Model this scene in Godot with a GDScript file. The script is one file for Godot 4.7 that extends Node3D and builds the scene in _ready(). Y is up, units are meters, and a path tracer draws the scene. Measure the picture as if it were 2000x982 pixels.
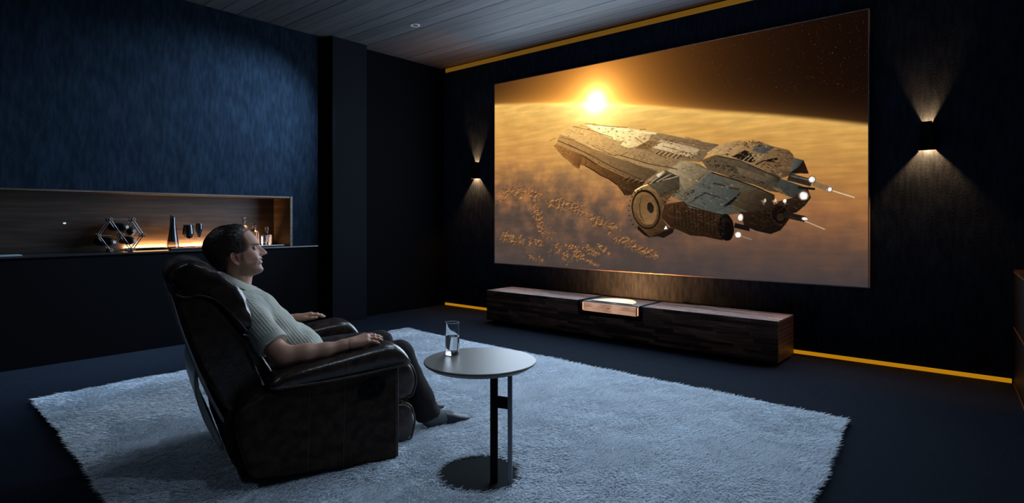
extends Node3D
# A dark home cinema: a man in a leather recliner watches a picture thrown on the wall by a short-throw projector.
# x runs along the screen wall, y is up, -z points at the screen wall; metres.

const SCREEN_Z := -5.30      # front of the screen
const WALL_Z := -5.36        # face of the wall behind it
const LEFT_X := -5.75        # face of the wall with the niche
const CEIL_Y := 3.174
# ---------------------------------------------------------------- mesh helpers
class M:
	# Collects closed shapes as indexed triangles (counter-clockwise outside) and commits them as one ArrayMesh.
	var v := PackedVector3Array()
	var c := PackedColorArray()
	var ix := PackedInt32Array()
	var col := Color.WHITE
	var v0 := 0
	var i0 := 0

	func begin() -> void:
		v0 = v.size()
		i0 = ix.size()

	func vert(p: Vector3) -> int:
		v.append(p)
		c.append(col)
		return v.size() - 1

	func tri(a: int, b: int, d: int) -> void:
		ix.append(a)
		ix.append(b)
		ix.append(d)

	func quad(a: int, b: int, d: int, e: int) -> void:
		tri(a, b, d)
		tri(a, d, e)

	# turns the shape begun last so that its faces look outwards
	func done() -> M:
		var o := Vector3.ZERO
		for i in range(v0, v.size()):
			o += v[i]
		o /= maxf(1.0, v.size() - v0)
		var vol := 0.0
		for t in range(i0, ix.size(), 3):
			vol += (v[ix[t]] - o).dot((v[ix[t + 1]] - o).cross(v[ix[t + 2]] - o))
		if vol < 0.0:
			for t in range(i0, ix.size(), 3):
				var k := ix[t + 1]
				ix[t + 1] = ix[t + 2]
				ix[t + 2] = k
		return self

	func loft(rings: Array, caps := true, ring_loop := false) -> M:
		begin()
		var n: int = rings[0].size()
		var at := v.size()
		for r in rings:
			for p in r:
				vert(p)
		var m := rings.size()
		for k in (m if ring_loop else m - 1):
			var a := at + k * n
			var b := at + ((k + 1) % m) * n
			for i in n:
				var j := (i + 1) % n
				quad(a + i, a + j, b + j, b + i)
		if caps and not ring_loop:
			for k in [0, m - 1]:
				var o := Vector3.ZERO
				for p in rings[k]:
					o += p
				var q := vert(o / n)
				var a: int = at + k * n
				for i in n:
					var j := (i + 1) % n
					if k == 0:
						tri(q, a + j, a + i)
					else:
						tri(q, a + i, a + j)
		return done()

	func box(o: Vector3, s: Vector3, bev := 0.0, turn := Basis.IDENTITY) -> M:
		var h := s / 2.0
		var b := minf(bev, minf(h.x, minf(h.y, h.z)) * 0.98)
		if b <= 0.0:
			var rr := []
			for y in [-h.y, h.y]:
				rr.append(PackedVector3Array([o + turn * Vector3(-h.x, y, -h.z), o + turn * Vector3(h.x, y, -h.z), o + turn * Vector3(h.x, y, h.z), o + turn * Vector3(-h.x, y, h.z)]))
			return loft(rr)
		var rings := []
		for k in 4:
			var y: float = [-h.y, -h.y + b, h.y - b, h.y][k]
			var e: float = b if (k == 0 or k == 3) else 0.0
			var x1 := h.x - e
			var z1 := h.z - e
			var x0 := h.x - b
			var z0 := h.z - b
			var r := PackedVector3Array()
			for p in [[x0, -z1], [x1, -z0], [x1, z0], [x0, z1], [-x0, z1], [-x1, z0], [-x1, -z0], [-x0, -z1]]:
				r.append(o + turn * Vector3(p[0], y, p[1]))
			rings.append(r)
		return loft(rings)

	# profile of (radius, height) pairs turned round the y axis; a profile that returns to its start is a closed wall
	func lathe(prof: Array, seg: int, o := Vector3.ZERO, turn := Basis.IDENTITY, loop := false) -> M:
		var rings := []
		for q in prof:
			var r := PackedVector3Array()
			for i in seg:
				var a := TAU * i / seg
				r.append(o + turn * Vector3(cos(a) * q.x, q.y, sin(a) * q.x))
			rings.append(r)
		return loft(rings, not loop, loop)

	func tube(pts: Array, rad, seg := 8, loop := false) -> M:
		var rings := []
		var n := pts.size()
		var side := Vector3.ZERO
		for k in n:
			var a: Vector3 = pts[posmod(k - 1, n)] if loop or k > 0 else pts[k]
			var b: Vector3 = pts[(k + 1) % n] if loop or k < n - 1 else pts[k]
			var t := (b - a).normalized()
			if side == Vector3.ZERO:
				side = t.cross(Vector3.UP if absf(t.y) < 0.9 else Vector3.RIGHT).normalized()
			side = (side - t * side.dot(t)).normalized()
			var up := t.cross(side)
			var r: float = rad[k] if rad is Array else rad
			var ring := PackedVector3Array()
			for i in seg:
				var g := TAU * i / seg
				ring.append(pts[k] + (side * cos(g) + up * sin(g)) * r)
			rings.append(ring)
		return loft(rings, true, loop)

	# outline in the xy plane drawn out from z0 to z1 with its edges rounded by bev
	func prism(poly: PackedVector2Array, z0: float, z1: float, bev := 0.0, steps := 3, turn := Transform3D.IDENTITY) -> M:
		begin()
		var n := poly.size()
		var area := 0.0
		for i in n:
			area += poly[i].cross(poly[(i + 1) % n])
		var sgn := signf(area)
		var nor := PackedVector2Array()
		for i in n:
			var e0 := (poly[i] - poly[posmod(i - 1, n)]).normalized()
			var e1 := (poly[(i + 1) % n] - poly[i]).normalized()
			var k := Vector2(e0.y + e1.y, -e0.x - e1.x).normalized() * sgn
			nor.append(k)
		var rows := []
		if bev > 0.0:
			for s in steps + 1:
				var g := PI / 2 * s / steps
				rows.append([bev * (1.0 - sin(g)), z0 + bev * (1.0 - cos(g))])
			for s in steps + 1:
				var g := PI / 2 * (1.0 - float(s) / steps)
				rows.append([bev * (1.0 - sin(g)), z1 - bev * (1.0 - cos(g))])
		else:
			rows = [[0.0, z0], [0.0, z1]]
		var at := v.size()
		for r in rows:
			for i in n:
				var p: Vector2 = poly[i] - nor[i] * r[0]
				vert(turn * Vector3(p.x, p.y, r[1]))
		for k in rows.size() - 1:
			for i in n:
				var j := (i + 1) % n
				quad(at + k * n + i, at + k * n + j, at + (k + 1) * n + j, at + (k + 1) * n + i)
		var cap := Geometry2D.triangulate_polygon(poly)
		var lo := v.size()
		for k in [0, rows.size() - 1]:
			for i in n:
				vert(v[at + k * n + i])
		var last := lo + n
		for t in range(0, cap.size(), 3):
			var cw := (poly[cap[t + 1]] - poly[cap[t]]).cross(poly[cap[t + 2]] - poly[cap[t]]) * sgn > 0.0
			var a := cap[t]
			var b := cap[t + 1] if cw else cap[t + 2]
			var d := cap[t + 2] if cw else cap[t + 1]
			if sgn < 0.0:
				var sw := b
				b = d
				d = sw
			tri(lo + a, lo + d, lo + b)
			tri(last + a, last + b, last + d)
		if sgn < 0.0:
			# an outline drawn clockwise has its sides turned inwards so far
			for t in range(i0, i0 + (rows.size() - 1) * n * 6, 3):
				var sw := ix[t + 1]
				ix[t + 1] = ix[t + 2]
				ix[t + 2] = sw
		return done()

	func ball(o: Vector3, r: Vector3, seg := 16, rows := 10, turn := Basis.IDENTITY) -> M:
		var rings := []
		for k in rows + 1:
			var g := PI * (k + (0.02 if k == 0 else (-0.02 if k == rows else 0.0))) / rows - PI / 2
			var ring := PackedVector3Array()
			for i in seg:
				var a := TAU * i / seg
				ring.append(o + turn * (Vector3(cos(a) * cos(g), sin(g), sin(a) * cos(g)) * r))
			rings.append(ring)
		return loft(rings)

	# crease: corners between faces that meet at more than this angle (degrees) stay sharp; 180 smooths all
	func mesh(crease := 40.0, colored := false, uvs := PackedVector2Array()) -> ArrayMesh:
		var nt := ix.size() / 3
		var fn := PackedVector3Array()
		fn.resize(nt)
		for t in nt:
			var a := v[ix[t * 3]]
			fn[t] = (v[ix[t * 3 + 1]] - a).cross(v[ix[t * 3 + 2]] - a)
		var arr := []
		arr.resize(Mesh.ARRAY_MAX)
		if crease >= 180.0:
			var nn := PackedVector3Array()
			nn.resize(v.size())
			for t in nt:
				for k in 3:
					nn[ix[t * 3 + k]] += fn[t]
			for i in nn.size():
				nn[i] = nn[i].normalized()
			var out := PackedInt32Array()
			out.resize(ix.size())
			for t in nt:
				out[t * 3] = ix[t * 3]
				out[t * 3 + 1] = ix[t * 3 + 2]
				out[t * 3 + 2] = ix[t * 3 + 1]
			arr[Mesh.ARRAY_VERTEX] = v
			arr[Mesh.ARRAY_NORMAL] = nn
			if colored:
				arr[Mesh.ARRAY_COLOR] = c
			if uvs.size():
				arr[Mesh.ARRAY_TEX_UV] = uvs
			arr[Mesh.ARRAY_INDEX] = out
		else:
			var limit := cos(deg_to_rad(crease))
			var faces := []
			faces.resize(v.size())
			for i in v.size():
				faces[i] = PackedInt32Array()
			for t in nt:
				for k in 3:
					faces[ix[t * 3 + k]].append(t)
			var unit := PackedVector3Array()
			unit.resize(nt)
			for t in nt:
				unit[t] = fn[t].normalized()
			var vv := PackedVector3Array()
			var nn := PackedVector3Array()
			var cc := PackedColorArray()
			for t in nt:
				if fn[t].length_squared() < 1e-22:
					continue
				for k in [0, 2, 1]:
					var i := ix[t * 3 + k]
					var s := Vector3.ZERO
					for f in faces[i]:
						if unit[f].dot(unit[t]) >= limit:
							s += fn[f]
					vv.append(v[i])
					nn.append(s.normalized() if s.length_squared() > 1e-24 else unit[t])
					if colored:
						cc.append(c[i])
			arr[Mesh.ARRAY_VERTEX] = vv
			arr[Mesh.ARRAY_NORMAL] = nn
			if colored:
				arr[Mesh.ARRAY_COLOR] = cc
		var am := ArrayMesh.new()
		am.add_surface_from_arrays(Mesh.PRIMITIVE_TRIANGLES, arr)
		return am


# rounded cones joined by a smooth minimum, meshed as surface nets
class Blob:
	var a := PackedVector3Array()
	var ab := PackedVector3Array()
	var il := PackedFloat32Array()
	var ln := PackedFloat32Array()
	var ra := PackedFloat32Array()
	var rd := PackedFloat32Array()
	var kk := PackedFloat32Array()
	var cut := PackedByteArray()
	var noise: FastNoiseLite
	var bump := 0.0

	func bone(p: Vector3, q: Vector3, r0: float, r1: float, k := 0.03, flat_end := false) -> void:
		a.append(p)
		ab.append(q - p)
		var l2 := maxf((q - p).length_squared(), 1e-9)
		il.append(1.0 / l2)
		ln.append(sqrt(l2))
		ra.append(r0)
		rd.append(r1 - r0)
		kk.append(k)
		cut.append(1 if flat_end else 0)

	func chain(pts: Array, r: Array, k := 0.02) -> void:
		for i in pts.size() - 1:
			bone(pts[i], pts[i + 1], r[i], r[i + 1], k)

	func dist(p: Vector3) -> float:
		var d := 1e3
		for i in a.size():
			var pa := p - a[i]
			var h0 := pa.dot(ab[i]) * il[i]
			var h := clampf(h0, 0.0, 1.0)
			var e := (pa - ab[i] * h).length() - ra[i] - rd[i] * h
			if cut[i] and h0 > 1.0:
				e = maxf(e, (h0 - 1.0) * ln[i])
			var k := kk[i]
			var g := k - absf(d - e)
			if g > 0.0:
				d = minf(d, e) - g * g / (4.0 * k)
			elif e < d:
				d = e
		if bump > 0.0 and absf(d) < 0.05:
			d += noise.get_noise_3dv(p) * bump
		return d

	func add_to(m: M, cell: float) -> void:
		var lo := Vector3.ONE * 1e3
		var hi := -lo
		for i in a.size():
			var r := maxf(ra[i], ra[i] + rd[i]) + cell * 3.0 + 0.012
			for p in [a[i], a[i] + ab[i]]:
				lo = lo.min(p - Vector3.ONE * r)
				hi = hi.max(p + Vector3.ONE * r)
		var B := 4
		var nb := Vector3i(((hi - lo) / (cell * B)).ceil())
		var nx := nb.x * B + 1
		var ny := nb.y * B + 1
		var nz := nb.z * B + 1
		var f := PackedFloat32Array()
		f.resize(nx * ny * nz)
		f.fill(9.0)
		var reach := cell * B * 0.87 * 1.15 + 0.012
		var live := []
		for bz in nb.z:
			for by in nb.y:
				for bx in nb.x:
					var o := lo + Vector3(bx + 0.5, by + 0.5, bz + 0.5) * (cell * B)
					if absf(dist(o)) > reach:
						continue
					live.append(Vector3i(bx, by, bz) * B)
					for z in B + 1:
						for y in B + 1:
							var at := ((bz * B + z) * ny + by * B + y) * nx + bx * B
							for x in B + 1:
								if f[at + x] == 9.0:
									f[at + x] = dist(lo + Vector3(bx * B + x, by * B + y, bz * B + z) * cell)
		m.begin()
		var id := {}
		var sx := 1
		var sy := nx
		var sz := nx * ny
		var offs := [0, sx, sy, sx + sy, sz, sx + sz, sy + sz, sx + sy + sz]
		var pos := [Vector3(0, 0, 0), Vector3(1, 0, 0), Vector3(0, 1, 0), Vector3(1, 1, 0), Vector3(0, 0, 1), Vector3(1, 0, 1), Vector3(0, 1, 1), Vector3(1, 1, 1)]
		var edges := [[0, 1], [2, 3], [4, 5], [6, 7], [0, 2], [1, 3], [4, 6], [5, 7], [0, 4], [1, 5], [2, 6], [3, 7]]
		for b in live:
			for z in range(b.z, b.z + B):
				for y in range(b.y, b.y + B):
					for x in range(b.x, b.x + B):
						var at: int = z * sz + y * sy + x
						var inside := 0
						for k in 8:
							if f[at + offs[k]] < 0.0:
								inside += 1
						if inside == 0 or inside == 8:
							continue
						var s := Vector3.ZERO
						var n := 0
						for e in edges:
							var d0 := f[at + offs[e[0]]]
							var d1 := f[at + offs[e[1]]]
							if (d0 < 0.0) != (d1 < 0.0):
								s += (pos[e[0]] as Vector3).lerp(pos[e[1]], d0 / (d0 - d1))
								n += 1
						id[at] = m.vert(lo + (Vector3(x, y, z) + s / n) * cell)
		for at in id:
			for ax in 3:
				var st: int = [sx, sy, sz][ax]
				var u: int = [sy, sz, sx][ax]
				var w: int = [sz, sx, sy][ax]
				var d0 := f[at]
				var d1 := f[at + st]
				if (d0 < 0.0) == (d1 < 0.0):
					continue
				if not (id.has(at - u) and id.has(at - w) and id.has(at - u - w)):
					continue
				if d0 < 0.0:
					m.quad(id[at], id[at - u], id[at - u - w], id[at - w])
				else:
					m.quad(id[at], id[at - w], id[at - u - w], id[at - u])
		m.done()


# ---------------------------------------------------------------- scene helpers
var used := {}

func numbered(called: String) -> String:
	used[called] = used.get(called, -1) + 1
	return called if used[called] == 0 else "%s_%03d" % [called, used[called]]

func tag(o: Node3D, label: String, category: String, group := "") -> Node3D:
	o.set_meta("label", label)
	o.set_meta("category", category)
	if group:
		o.set_meta("group", group)
	return o

func thing(called: String, label: String, category: String, at := Vector3.ZERO, turn := 0.0, group := "") -> Node3D:
	var o := Node3D.new()
	o.name = numbered(called)
	add_child(o, true)
	o.position = at
	o.rotation.y = turn
	return tag(o, label, category, group)

func part(called: String, mesh: Mesh, m: Material, parent: Node3D, label := "") -> MeshInstance3D:
	var o := MeshInstance3D.new()
	o.name = called
	o.mesh = mesh
	o.material_override = m
	o.cast_shadow = GeometryInstance3D.SHADOW_CASTING_SETTING_ON
	parent.add_child(o, true)
	if label:
		o.set_meta("label", label)
	return o

func struct(called: String, label: String, category: String) -> Node3D:
	var o := Node3D.new()
	o.name = called
	add_child(o, true)
	tag(o, label, category)
	o.set_meta("kind", "structure")
	return o

func lin(r: float, g: float, b: float) -> Color:
	return Color(r, g, b).linear_to_srgb()

func mat(c: Color, rough := 0.6, metal := 0.0, spec := 0.5) -> StandardMaterial3D:
	var m := StandardMaterial3D.new()
	m.albedo_color = c
	m.roughness = rough
	m.metallic = metal
	m.metallic_specular = spec
	return m

func glow(c: Color, energy: float) -> StandardMaterial3D:
	var m := mat(Color.BLACK, 0.5)
	m.emission_enabled = true
	m.emission = c
	m.emission_energy_multiplier = energy
	return m

func noise_img(w: int, h: int, freq: float, seed_: int, kind := FastNoiseLite.TYPE_SIMPLEX_SMOOTH, oct := 4, stretch := Vector2.ONE) -> Image:
	var n := FastNoiseLite.new()
	n.noise_type = kind
	n.frequency = freq
	n.seed = seed_
	n.fractal_octaves = oct
	# seamless picture of the noise, squeezed along one axis for grain
	var im := n.get_seamless_image(int(w / stretch.x), int(h / stretch.y))
	im.resize(w, h, Image.INTERPOLATE_CUBIC)
	return im

func tex(im: Image) -> ImageTexture:
	return ImageTexture.create_from_image(im)

# grey picture through a ramp of two or three colours
func ramp(im: Image, c0: Color, c1: Color, lo := 0.2, hi := 0.8) -> Image:
	var src := im.duplicate() as Image
	src.convert(Image.FORMAT_L8)
	var d := src.get_data()
	var out := PackedByteArray()
	out.resize(d.size() * 3)
	var lut := []
	for i in 256:
		lut.append(c0.lerp(c1, clampf((i / 255.0 - lo) / (hi - lo), 0.0, 1.0)))
	for i in d.size():
		var k: Color = lut[d[i]]
		out[i * 3] = k.r8
		out[i * 3 + 1] = k.g8
		out[i * 3 + 2] = k.b8
	return Image.create_from_data(src.get_width(), src.get_height(), false, Image.FORMAT_RGB8, out)

func triplanar(m: StandardMaterial3D, scale: Vector3, world := false) -> StandardMaterial3D:
	m.uv1_triplanar = true
	m.uv1_world_triplanar = world
	m.uv1_scale = scale
	m.uv1_triplanar_sharpness = 6.0
	return m

func omni(parent: Node3D, at: Vector3, c: Color, e: float, size: float) -> OmniLight3D:
	var l := OmniLight3D.new()
	l.name = "lamp_light"
	l.light_color = c
	l.light_energy = e
	l.light_size = size
	l.omni_range = 12.0
	l.omni_attenuation = 2.0
	l.shadow_enabled = true
	parent.add_child(l, true)
	l.position = at
	return l

func spot(parent: Node3D, at: Vector3, towards: Vector3, c: Color, e: float, cone: float, size: float) -> SpotLight3D:
	var l := SpotLight3D.new()
	l.name = "spot_light"
	l.light_color = c
	l.light_energy = e
	l.light_size = size
	l.spot_angle = cone
	l.spot_angle_attenuation = 1.0
	l.spot_range = 12.0
	l.spot_attenuation = 2.0
	l.shadow_enabled = true
	parent.add_child(l, true)
	l.position = at
	l.basis = Basis.looking_at(towards, Vector3.UP if absf(towards.normalized().y) < 0.9 else Vector3.BACK)
	return l

func area(parent: Node3D, at: Vector3, towards: Vector3, size: Vector2, c: Color, e: float) -> AreaLight3D:
	var l := AreaLight3D.new()
	l.name = "panel_light"
	l.light_color = c
	l.light_energy = e
	l.area_size = size
	l.area_range = 14.0
	l.area_attenuation = 2.0
	l.shadow_enabled = true
	parent.add_child(l, true)
	l.position = at
	l.basis = Basis.looking_at(towards, Vector3.UP if absf(towards.y) < 0.9 else Vector3.BACK)
	return l

func smooth_poly(pts: Array, times := 2) -> PackedVector2Array:
	# corners of a closed outline cut twice (Chaikin)
	var p := PackedVector2Array(pts)
	for k in 2:
		var q := PackedVector2Array()
		for i in p.size():
			var b := p[(i + 1) % p.size()]
			q.append(p[i].lerp(b, 0.2))
			q.append(p[i].lerp(b, 0.8))
		p = q
	return p

# value at x of the line through sorted points
func along(pts: Array, x: float) -> float:
	if x <= pts[0].x:
		return pts[0].y
	for i in pts.size() - 1:
		if x <= pts[i + 1].x:
			return lerpf(pts[i].y, pts[i + 1].y, (x - pts[i].x) / (pts[i + 1].x - pts[i].x))
	return pts[-1].y

func bell(x: float, s: float) -> float:
	return exp(-x * x / (s * s))
# ---------------------------------------------------------------- the scene
const SCREEN_LIGHT := Color(0.80, 0.90, 1.0)
const SCREEN_ENERGY := 19.0

func _ready() -> void:
	var cam := Camera3D.new()
	cam.name = "camera"
	cam.projection = Camera3D.PROJECTION_FRUSTUM
	cam.near = 0.05
	cam.far = 60.0
	cam.keep_aspect = Camera3D.KEEP_HEIGHT
	cam.size = 2.0 * 491.0 / 1132.0 * cam.near
	cam.frustum_offset = Vector2(0.0, -63.0 / 1132.0 * cam.near)
	add_child(cam)
	cam.position = Vector3(0, 1.15, 0)
	cam.rotation.y = asin(0.6467)
	cam.current = true
	var env := Environment.new()
	env.background_mode = Environment.BG_COLOR
	env.background_color = Color.BLACK
	env.tonemap_mode = Environment.TONE_MAPPER_LINEAR
	env.tonemap_exposure = 1.0
	env.sdfgi_enabled = true
	env.ssao_enabled = true
	env.ssil_enabled = true
	var we := WorldEnvironment.new()
	we.name = "environment"
	we.environment = env
	add_child(we)

	make_materials()
	build_screen()
	build_room()
	build_room_lights()
	sconce(-5.126, "black wedge wall lamp between the room corner and the screen")
	sconce(-0.436, "black wedge wall lamp on the bare wall beyond the screen's frame, near the gold-edged cabinet")
	build_cabinet()
	build_projector()
	build_side_cabinet()
	build_niche_things()
	build_table()
	build_chair()
	build_man()
	build_rug()
# ---------------------------------------------------------------- materials
var K := {}

func make_materials() -> void:
	# wall cloth: dark blue, brushed upright
	var g := noise_img(512, 512, 0.06, 3, FastNoiseLite.TYPE_SIMPLEX_SMOOTH, 5, Vector2(1, 5))
	var g2 := noise_img(512, 512, 0.012, 8, FastNoiseLite.TYPE_SIMPLEX_SMOOTH, 4, Vector2(1, 2))
	g.convert(Image.FORMAT_RGBA8)
	g2.convert(Image.FORMAT_RGBA8)
	for y in 512:
		for x in 512:
			var a := g.get_pixel(x, y).r * 0.62 + g2.get_pixel(x, y).r * 0.38
			g.set_pixel(x, y, Color(a, a, a))
	var cloth := mat(Color.WHITE, 0.85, 0.0, 0.1)
	cloth.albedo_texture = tex(ramp(g, lin(0.011, 0.020, 0.034), lin(0.024, 0.041, 0.066), 0.25, 0.75))
	cloth.heightmap_enabled = true
	cloth.heightmap_texture = tex(noise_img(512, 512, 0.3, 14, FastNoiseLite.TYPE_SIMPLEX_SMOOTH, 2, Vector2(1, 3)))
	cloth.heightmap_scale = 0.12
	K.wall_cloth = triplanar(cloth, Vector3(0.9, 0.9, 0.9), true)
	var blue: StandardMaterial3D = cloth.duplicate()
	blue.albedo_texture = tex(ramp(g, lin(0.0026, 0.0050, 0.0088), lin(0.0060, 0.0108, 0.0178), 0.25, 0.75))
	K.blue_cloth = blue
	K.dark_panel = mat(lin(0.0028, 0.003, 0.0036), 0.75, 0.0, 0.06)
	K.grey_panel = mat(lin(0.006, 0.007, 0.0092), 0.7, 0.0, 0.08)
	K.black = mat(lin(0.004, 0.004, 0.0045), 0.5, 0.0, 0.2)
	var wood := noise_img(512, 512, 0.035, 21, FastNoiseLite.TYPE_SIMPLEX_SMOOTH, 5, Vector2(14, 1))
	K.counter = mat(lin(0.010, 0.010, 0.011), 0.22)
	K.walnut = triplanar(mat(Color.WHITE, 0.5), Vector3(1.1, 1.1, 1.1), true)
	K.walnut.albedo_texture = tex(ramp(wood, lin(0.019, 0.010, 0.006), lin(0.046, 0.026, 0.016), 0.25, 0.75))
	for k in 5:
		var t := 0.88 + 0.05 * k
		var m := triplanar(mat(Color(t, t, t), 0.75), Vector3(0.7, 0.7, 2.2), false)
		m.albedo_texture = tex(ramp(wood, lin(0.024, 0.025, 0.028), lin(0.040, 0.0415, 0.046), 0.3, 0.7)) if k == 0 else K["ceiling0"].albedo_texture
		m.uv1_offset = Vector3(0.37 * k, 0.21 * k, 0.43 * k)
		K["ceiling%d" % k] = m
	var pile := noise_img(512, 512, 0.34, 41, FastNoiseLite.TYPE_SIMPLEX, 3)
	K.carpet = triplanar(mat(Color.WHITE, 0.95, 0.0, 0.1), Vector3(1.6, 1.6, 1.6), true)
	K.carpet.albedo_texture = tex(ramp(pile, lin(0.0015, 0.0021, 0.0035), lin(0.032, 0.043, 0.064), 0.3, 0.75))
	K.carpet.heightmap_enabled = true
	K.carpet.heightmap_texture = tex(pile)
	K.carpet.heightmap_scale = 0.6
	# dark brown leather
	var skin := noise_img(512, 512, 0.05, 52, FastNoiseLite.TYPE_CELLULAR, 2)
	var crumple := noise_img(256, 256, 0.018, 53, FastNoiseLite.TYPE_SIMPLEX_SMOOTH, 4)
	K.leather = triplanar(mat(Color.WHITE, 0.29, 0.0, 0.5), Vector3(3.0, 3.0, 3.0), false)
	K.leather.albedo_texture = tex(ramp(crumple, lin(0.018, 0.0105, 0.0080), lin(0.046, 0.027, 0.0190), 0.2, 0.8))
	K.leather.heightmap_enabled = true
	K.leather.heightmap_texture = tex(skin)
	K.leather.heightmap_scale = 0.06
	K.leather_dull = K.leather.duplicate()
	K.leather_dull.roughness = 0.6
	K.leather_dull.metallic_specular = 0.25
	K.thread = mat(lin(0.13, 0.10, 0.075), 0.7)
	K.chrome = mat(lin(0.20, 0.21, 0.23), 0.3, 1.0)
	K.steel = mat(lin(0.10, 0.11, 0.125), 0.35, 0.85)
	K.black_metal = mat(lin(0.007, 0.009, 0.011), 0.8, 0.0, 0.12)
	var gl := mat(Color(1, 1, 1, 0.0), 0.02)
	gl.transparency = BaseMaterial3D.TRANSPARENCY_ALPHA
	gl.refraction_enabled = true
	gl.refraction_scale = 0.05
	K.glass = gl
	var wt: StandardMaterial3D = gl.duplicate()
	wt.refraction_scale = 0.033
	K.water = wt
	var smoke := mat(Color(0.07, 0.08, 0.10, 0.66), 0.04, 0.0, 0.8)
	smoke.transparency = BaseMaterial3D.TRANSPARENCY_ALPHA
	K.smoked_glass = smoke
	var base := mat(Color(0.9, 0.8, 0.7, 0.12), 0.05)
	base.transparency = BaseMaterial3D.TRANSPARENCY_ALPHA
	K.clear_glass = base
	K.crystal = gl.duplicate()
	K.bottle_glass = mat(lin(0.006, 0.007, 0.006), 0.2, 0.0, 0.5)
	K.foil = mat(lin(0.22, 0.21, 0.19), 0.4, 0.3)
	K.knob_wood = mat(lin(0.065, 0.045, 0.030), 0.7, 0.0, 0.2)

# ---------------------------------------------------------------- the room
func build_room() -> void:
	var o := struct("floor", "dark blue-grey carpet covering the floor of the home cinema", "floor")
	part("carpet", M.new().box(Vector3(-2.55, -0.06, -2.0), Vector3(7.2, 0.12, 7.6)).mesh(), K.carpet, o)

	o = struct("ceiling", "grey-brown wooden board ceiling above the home cinema", "ceiling")
	part("ceiling_slab", M.new().box(Vector3(-2.55, CEIL_Y + 0.09, -2.0), Vector3(7.2, 0.14, 7.6)).mesh(), K.dark_panel, o)
	var plank := M.new().box(Vector3.ZERO, Vector3(6.6, 0.03, 0.158), 0.002).mesh()
	var rng := RandomNumberGenerator.new()
	rng.seed = 4
	for k in 42:
		var b := part("plank", plank, K["ceiling%d" % rng.randi_range(0, 4)], o)
		b.position = Vector3(-2.5, CEIL_Y + 0.006 - rng.randf() * 0.003, -5.24 + k * 0.16)

	o = struct("wall_front", "dark blue cloth-covered wall carrying the cinema screen", "wall")
	part("wall_cloth", M.new().box(Vector3(-2.55, 1.6, WALL_Z - 0.08), Vector3(7.2, 3.3, 0.16)).mesh(), K.wall_cloth, o)

	o = struct("wall_left", "left wall with blue cloth above, black panels below and a lit walnut niche", "wall")
	# the niche runs from beyond the frame to z = -3.158, between y 0.865 and 1.39, 0.35 deep
	part("wall_cloth", M.new().box(Vector3(LEFT_X - 0.25, (1.39 + 3.25) / 2, -0.74), Vector3(0.5, 3.25 - 1.39, 5.48)).mesh(), K.blue_cloth, o)
	part("wall_cloth", M.new().box(Vector3(LEFT_X - 0.25, (0.865 + 1.39) / 2, -3.331), Vector3(0.5, 0.525, 0.298)).mesh(), K.blue_cloth, o)
	part("lower_panel", M.new().box(Vector3(LEFT_X - 0.24, 0.425, -0.74), Vector3(0.48, 0.85, 5.48), 0.003).mesh(), K.dark_panel, o)
	part("counter", M.new().box(Vector3(LEFT_X - 0.245, 0.8575, -0.74), Vector3(0.51, 0.015, 5.48), 0.002).mesh(), K.counter, o, "black counter edge along the bottom of the niche")
	part("niche_back", M.new().box(Vector3(-6.12, 1.128, -0.6), Vector3(0.03, 0.525, 5.15)).mesh(), K.walnut, o, "walnut back panel of the niche")
	part("niche_top", M.new().box(Vector3(-5.925, 1.382, -0.58), Vector3(0.345, 0.016, 5.14)).mesh(), K.walnut, o)
	part("niche_side", M.new().box(Vector3(-5.925, 1.128, -3.17), Vector3(0.352, 0.525, 0.024)).mesh(), K.walnut, o, "upright walnut cheek at the end of the niche")
	part("recess", M.new().box(Vector3(-6.1, 1.6, -3.53), Vector3(0.4, 3.2, 0.11)).mesh(), K.black, o)
	part("pillar", M.new().box(Vector3(-5.87, 1.6, -3.805), Vector3(0.5, 3.2, 0.45), 0.003).mesh(), K.grey_panel, o, "dark grey flat pillar beside the cloth")
	part("corner_panel", M.new().box(Vector3(LEFT_X - 0.2, 1.6, -4.73), Vector3(0.4, 3.2, 1.398), 0.003).mesh(), K.dark_panel, o)

	o = struct("wall_right", "dark wall to the right of the cinema screen", "wall")
	part("wall_cloth", M.new().box(Vector3(0.98, 1.6, -2.0), Vector3(0.16, 3.3, 7.6)).mesh(), K.wall_cloth, o)
	o = struct("wall_back", "dark rear wall of the home cinema", "wall")
	part("wall_panel", M.new().box(Vector3(-2.55, 1.6, 1.75), Vector3(7.2, 3.3, 0.16)).mesh(), K.dark_panel, o)

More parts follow.
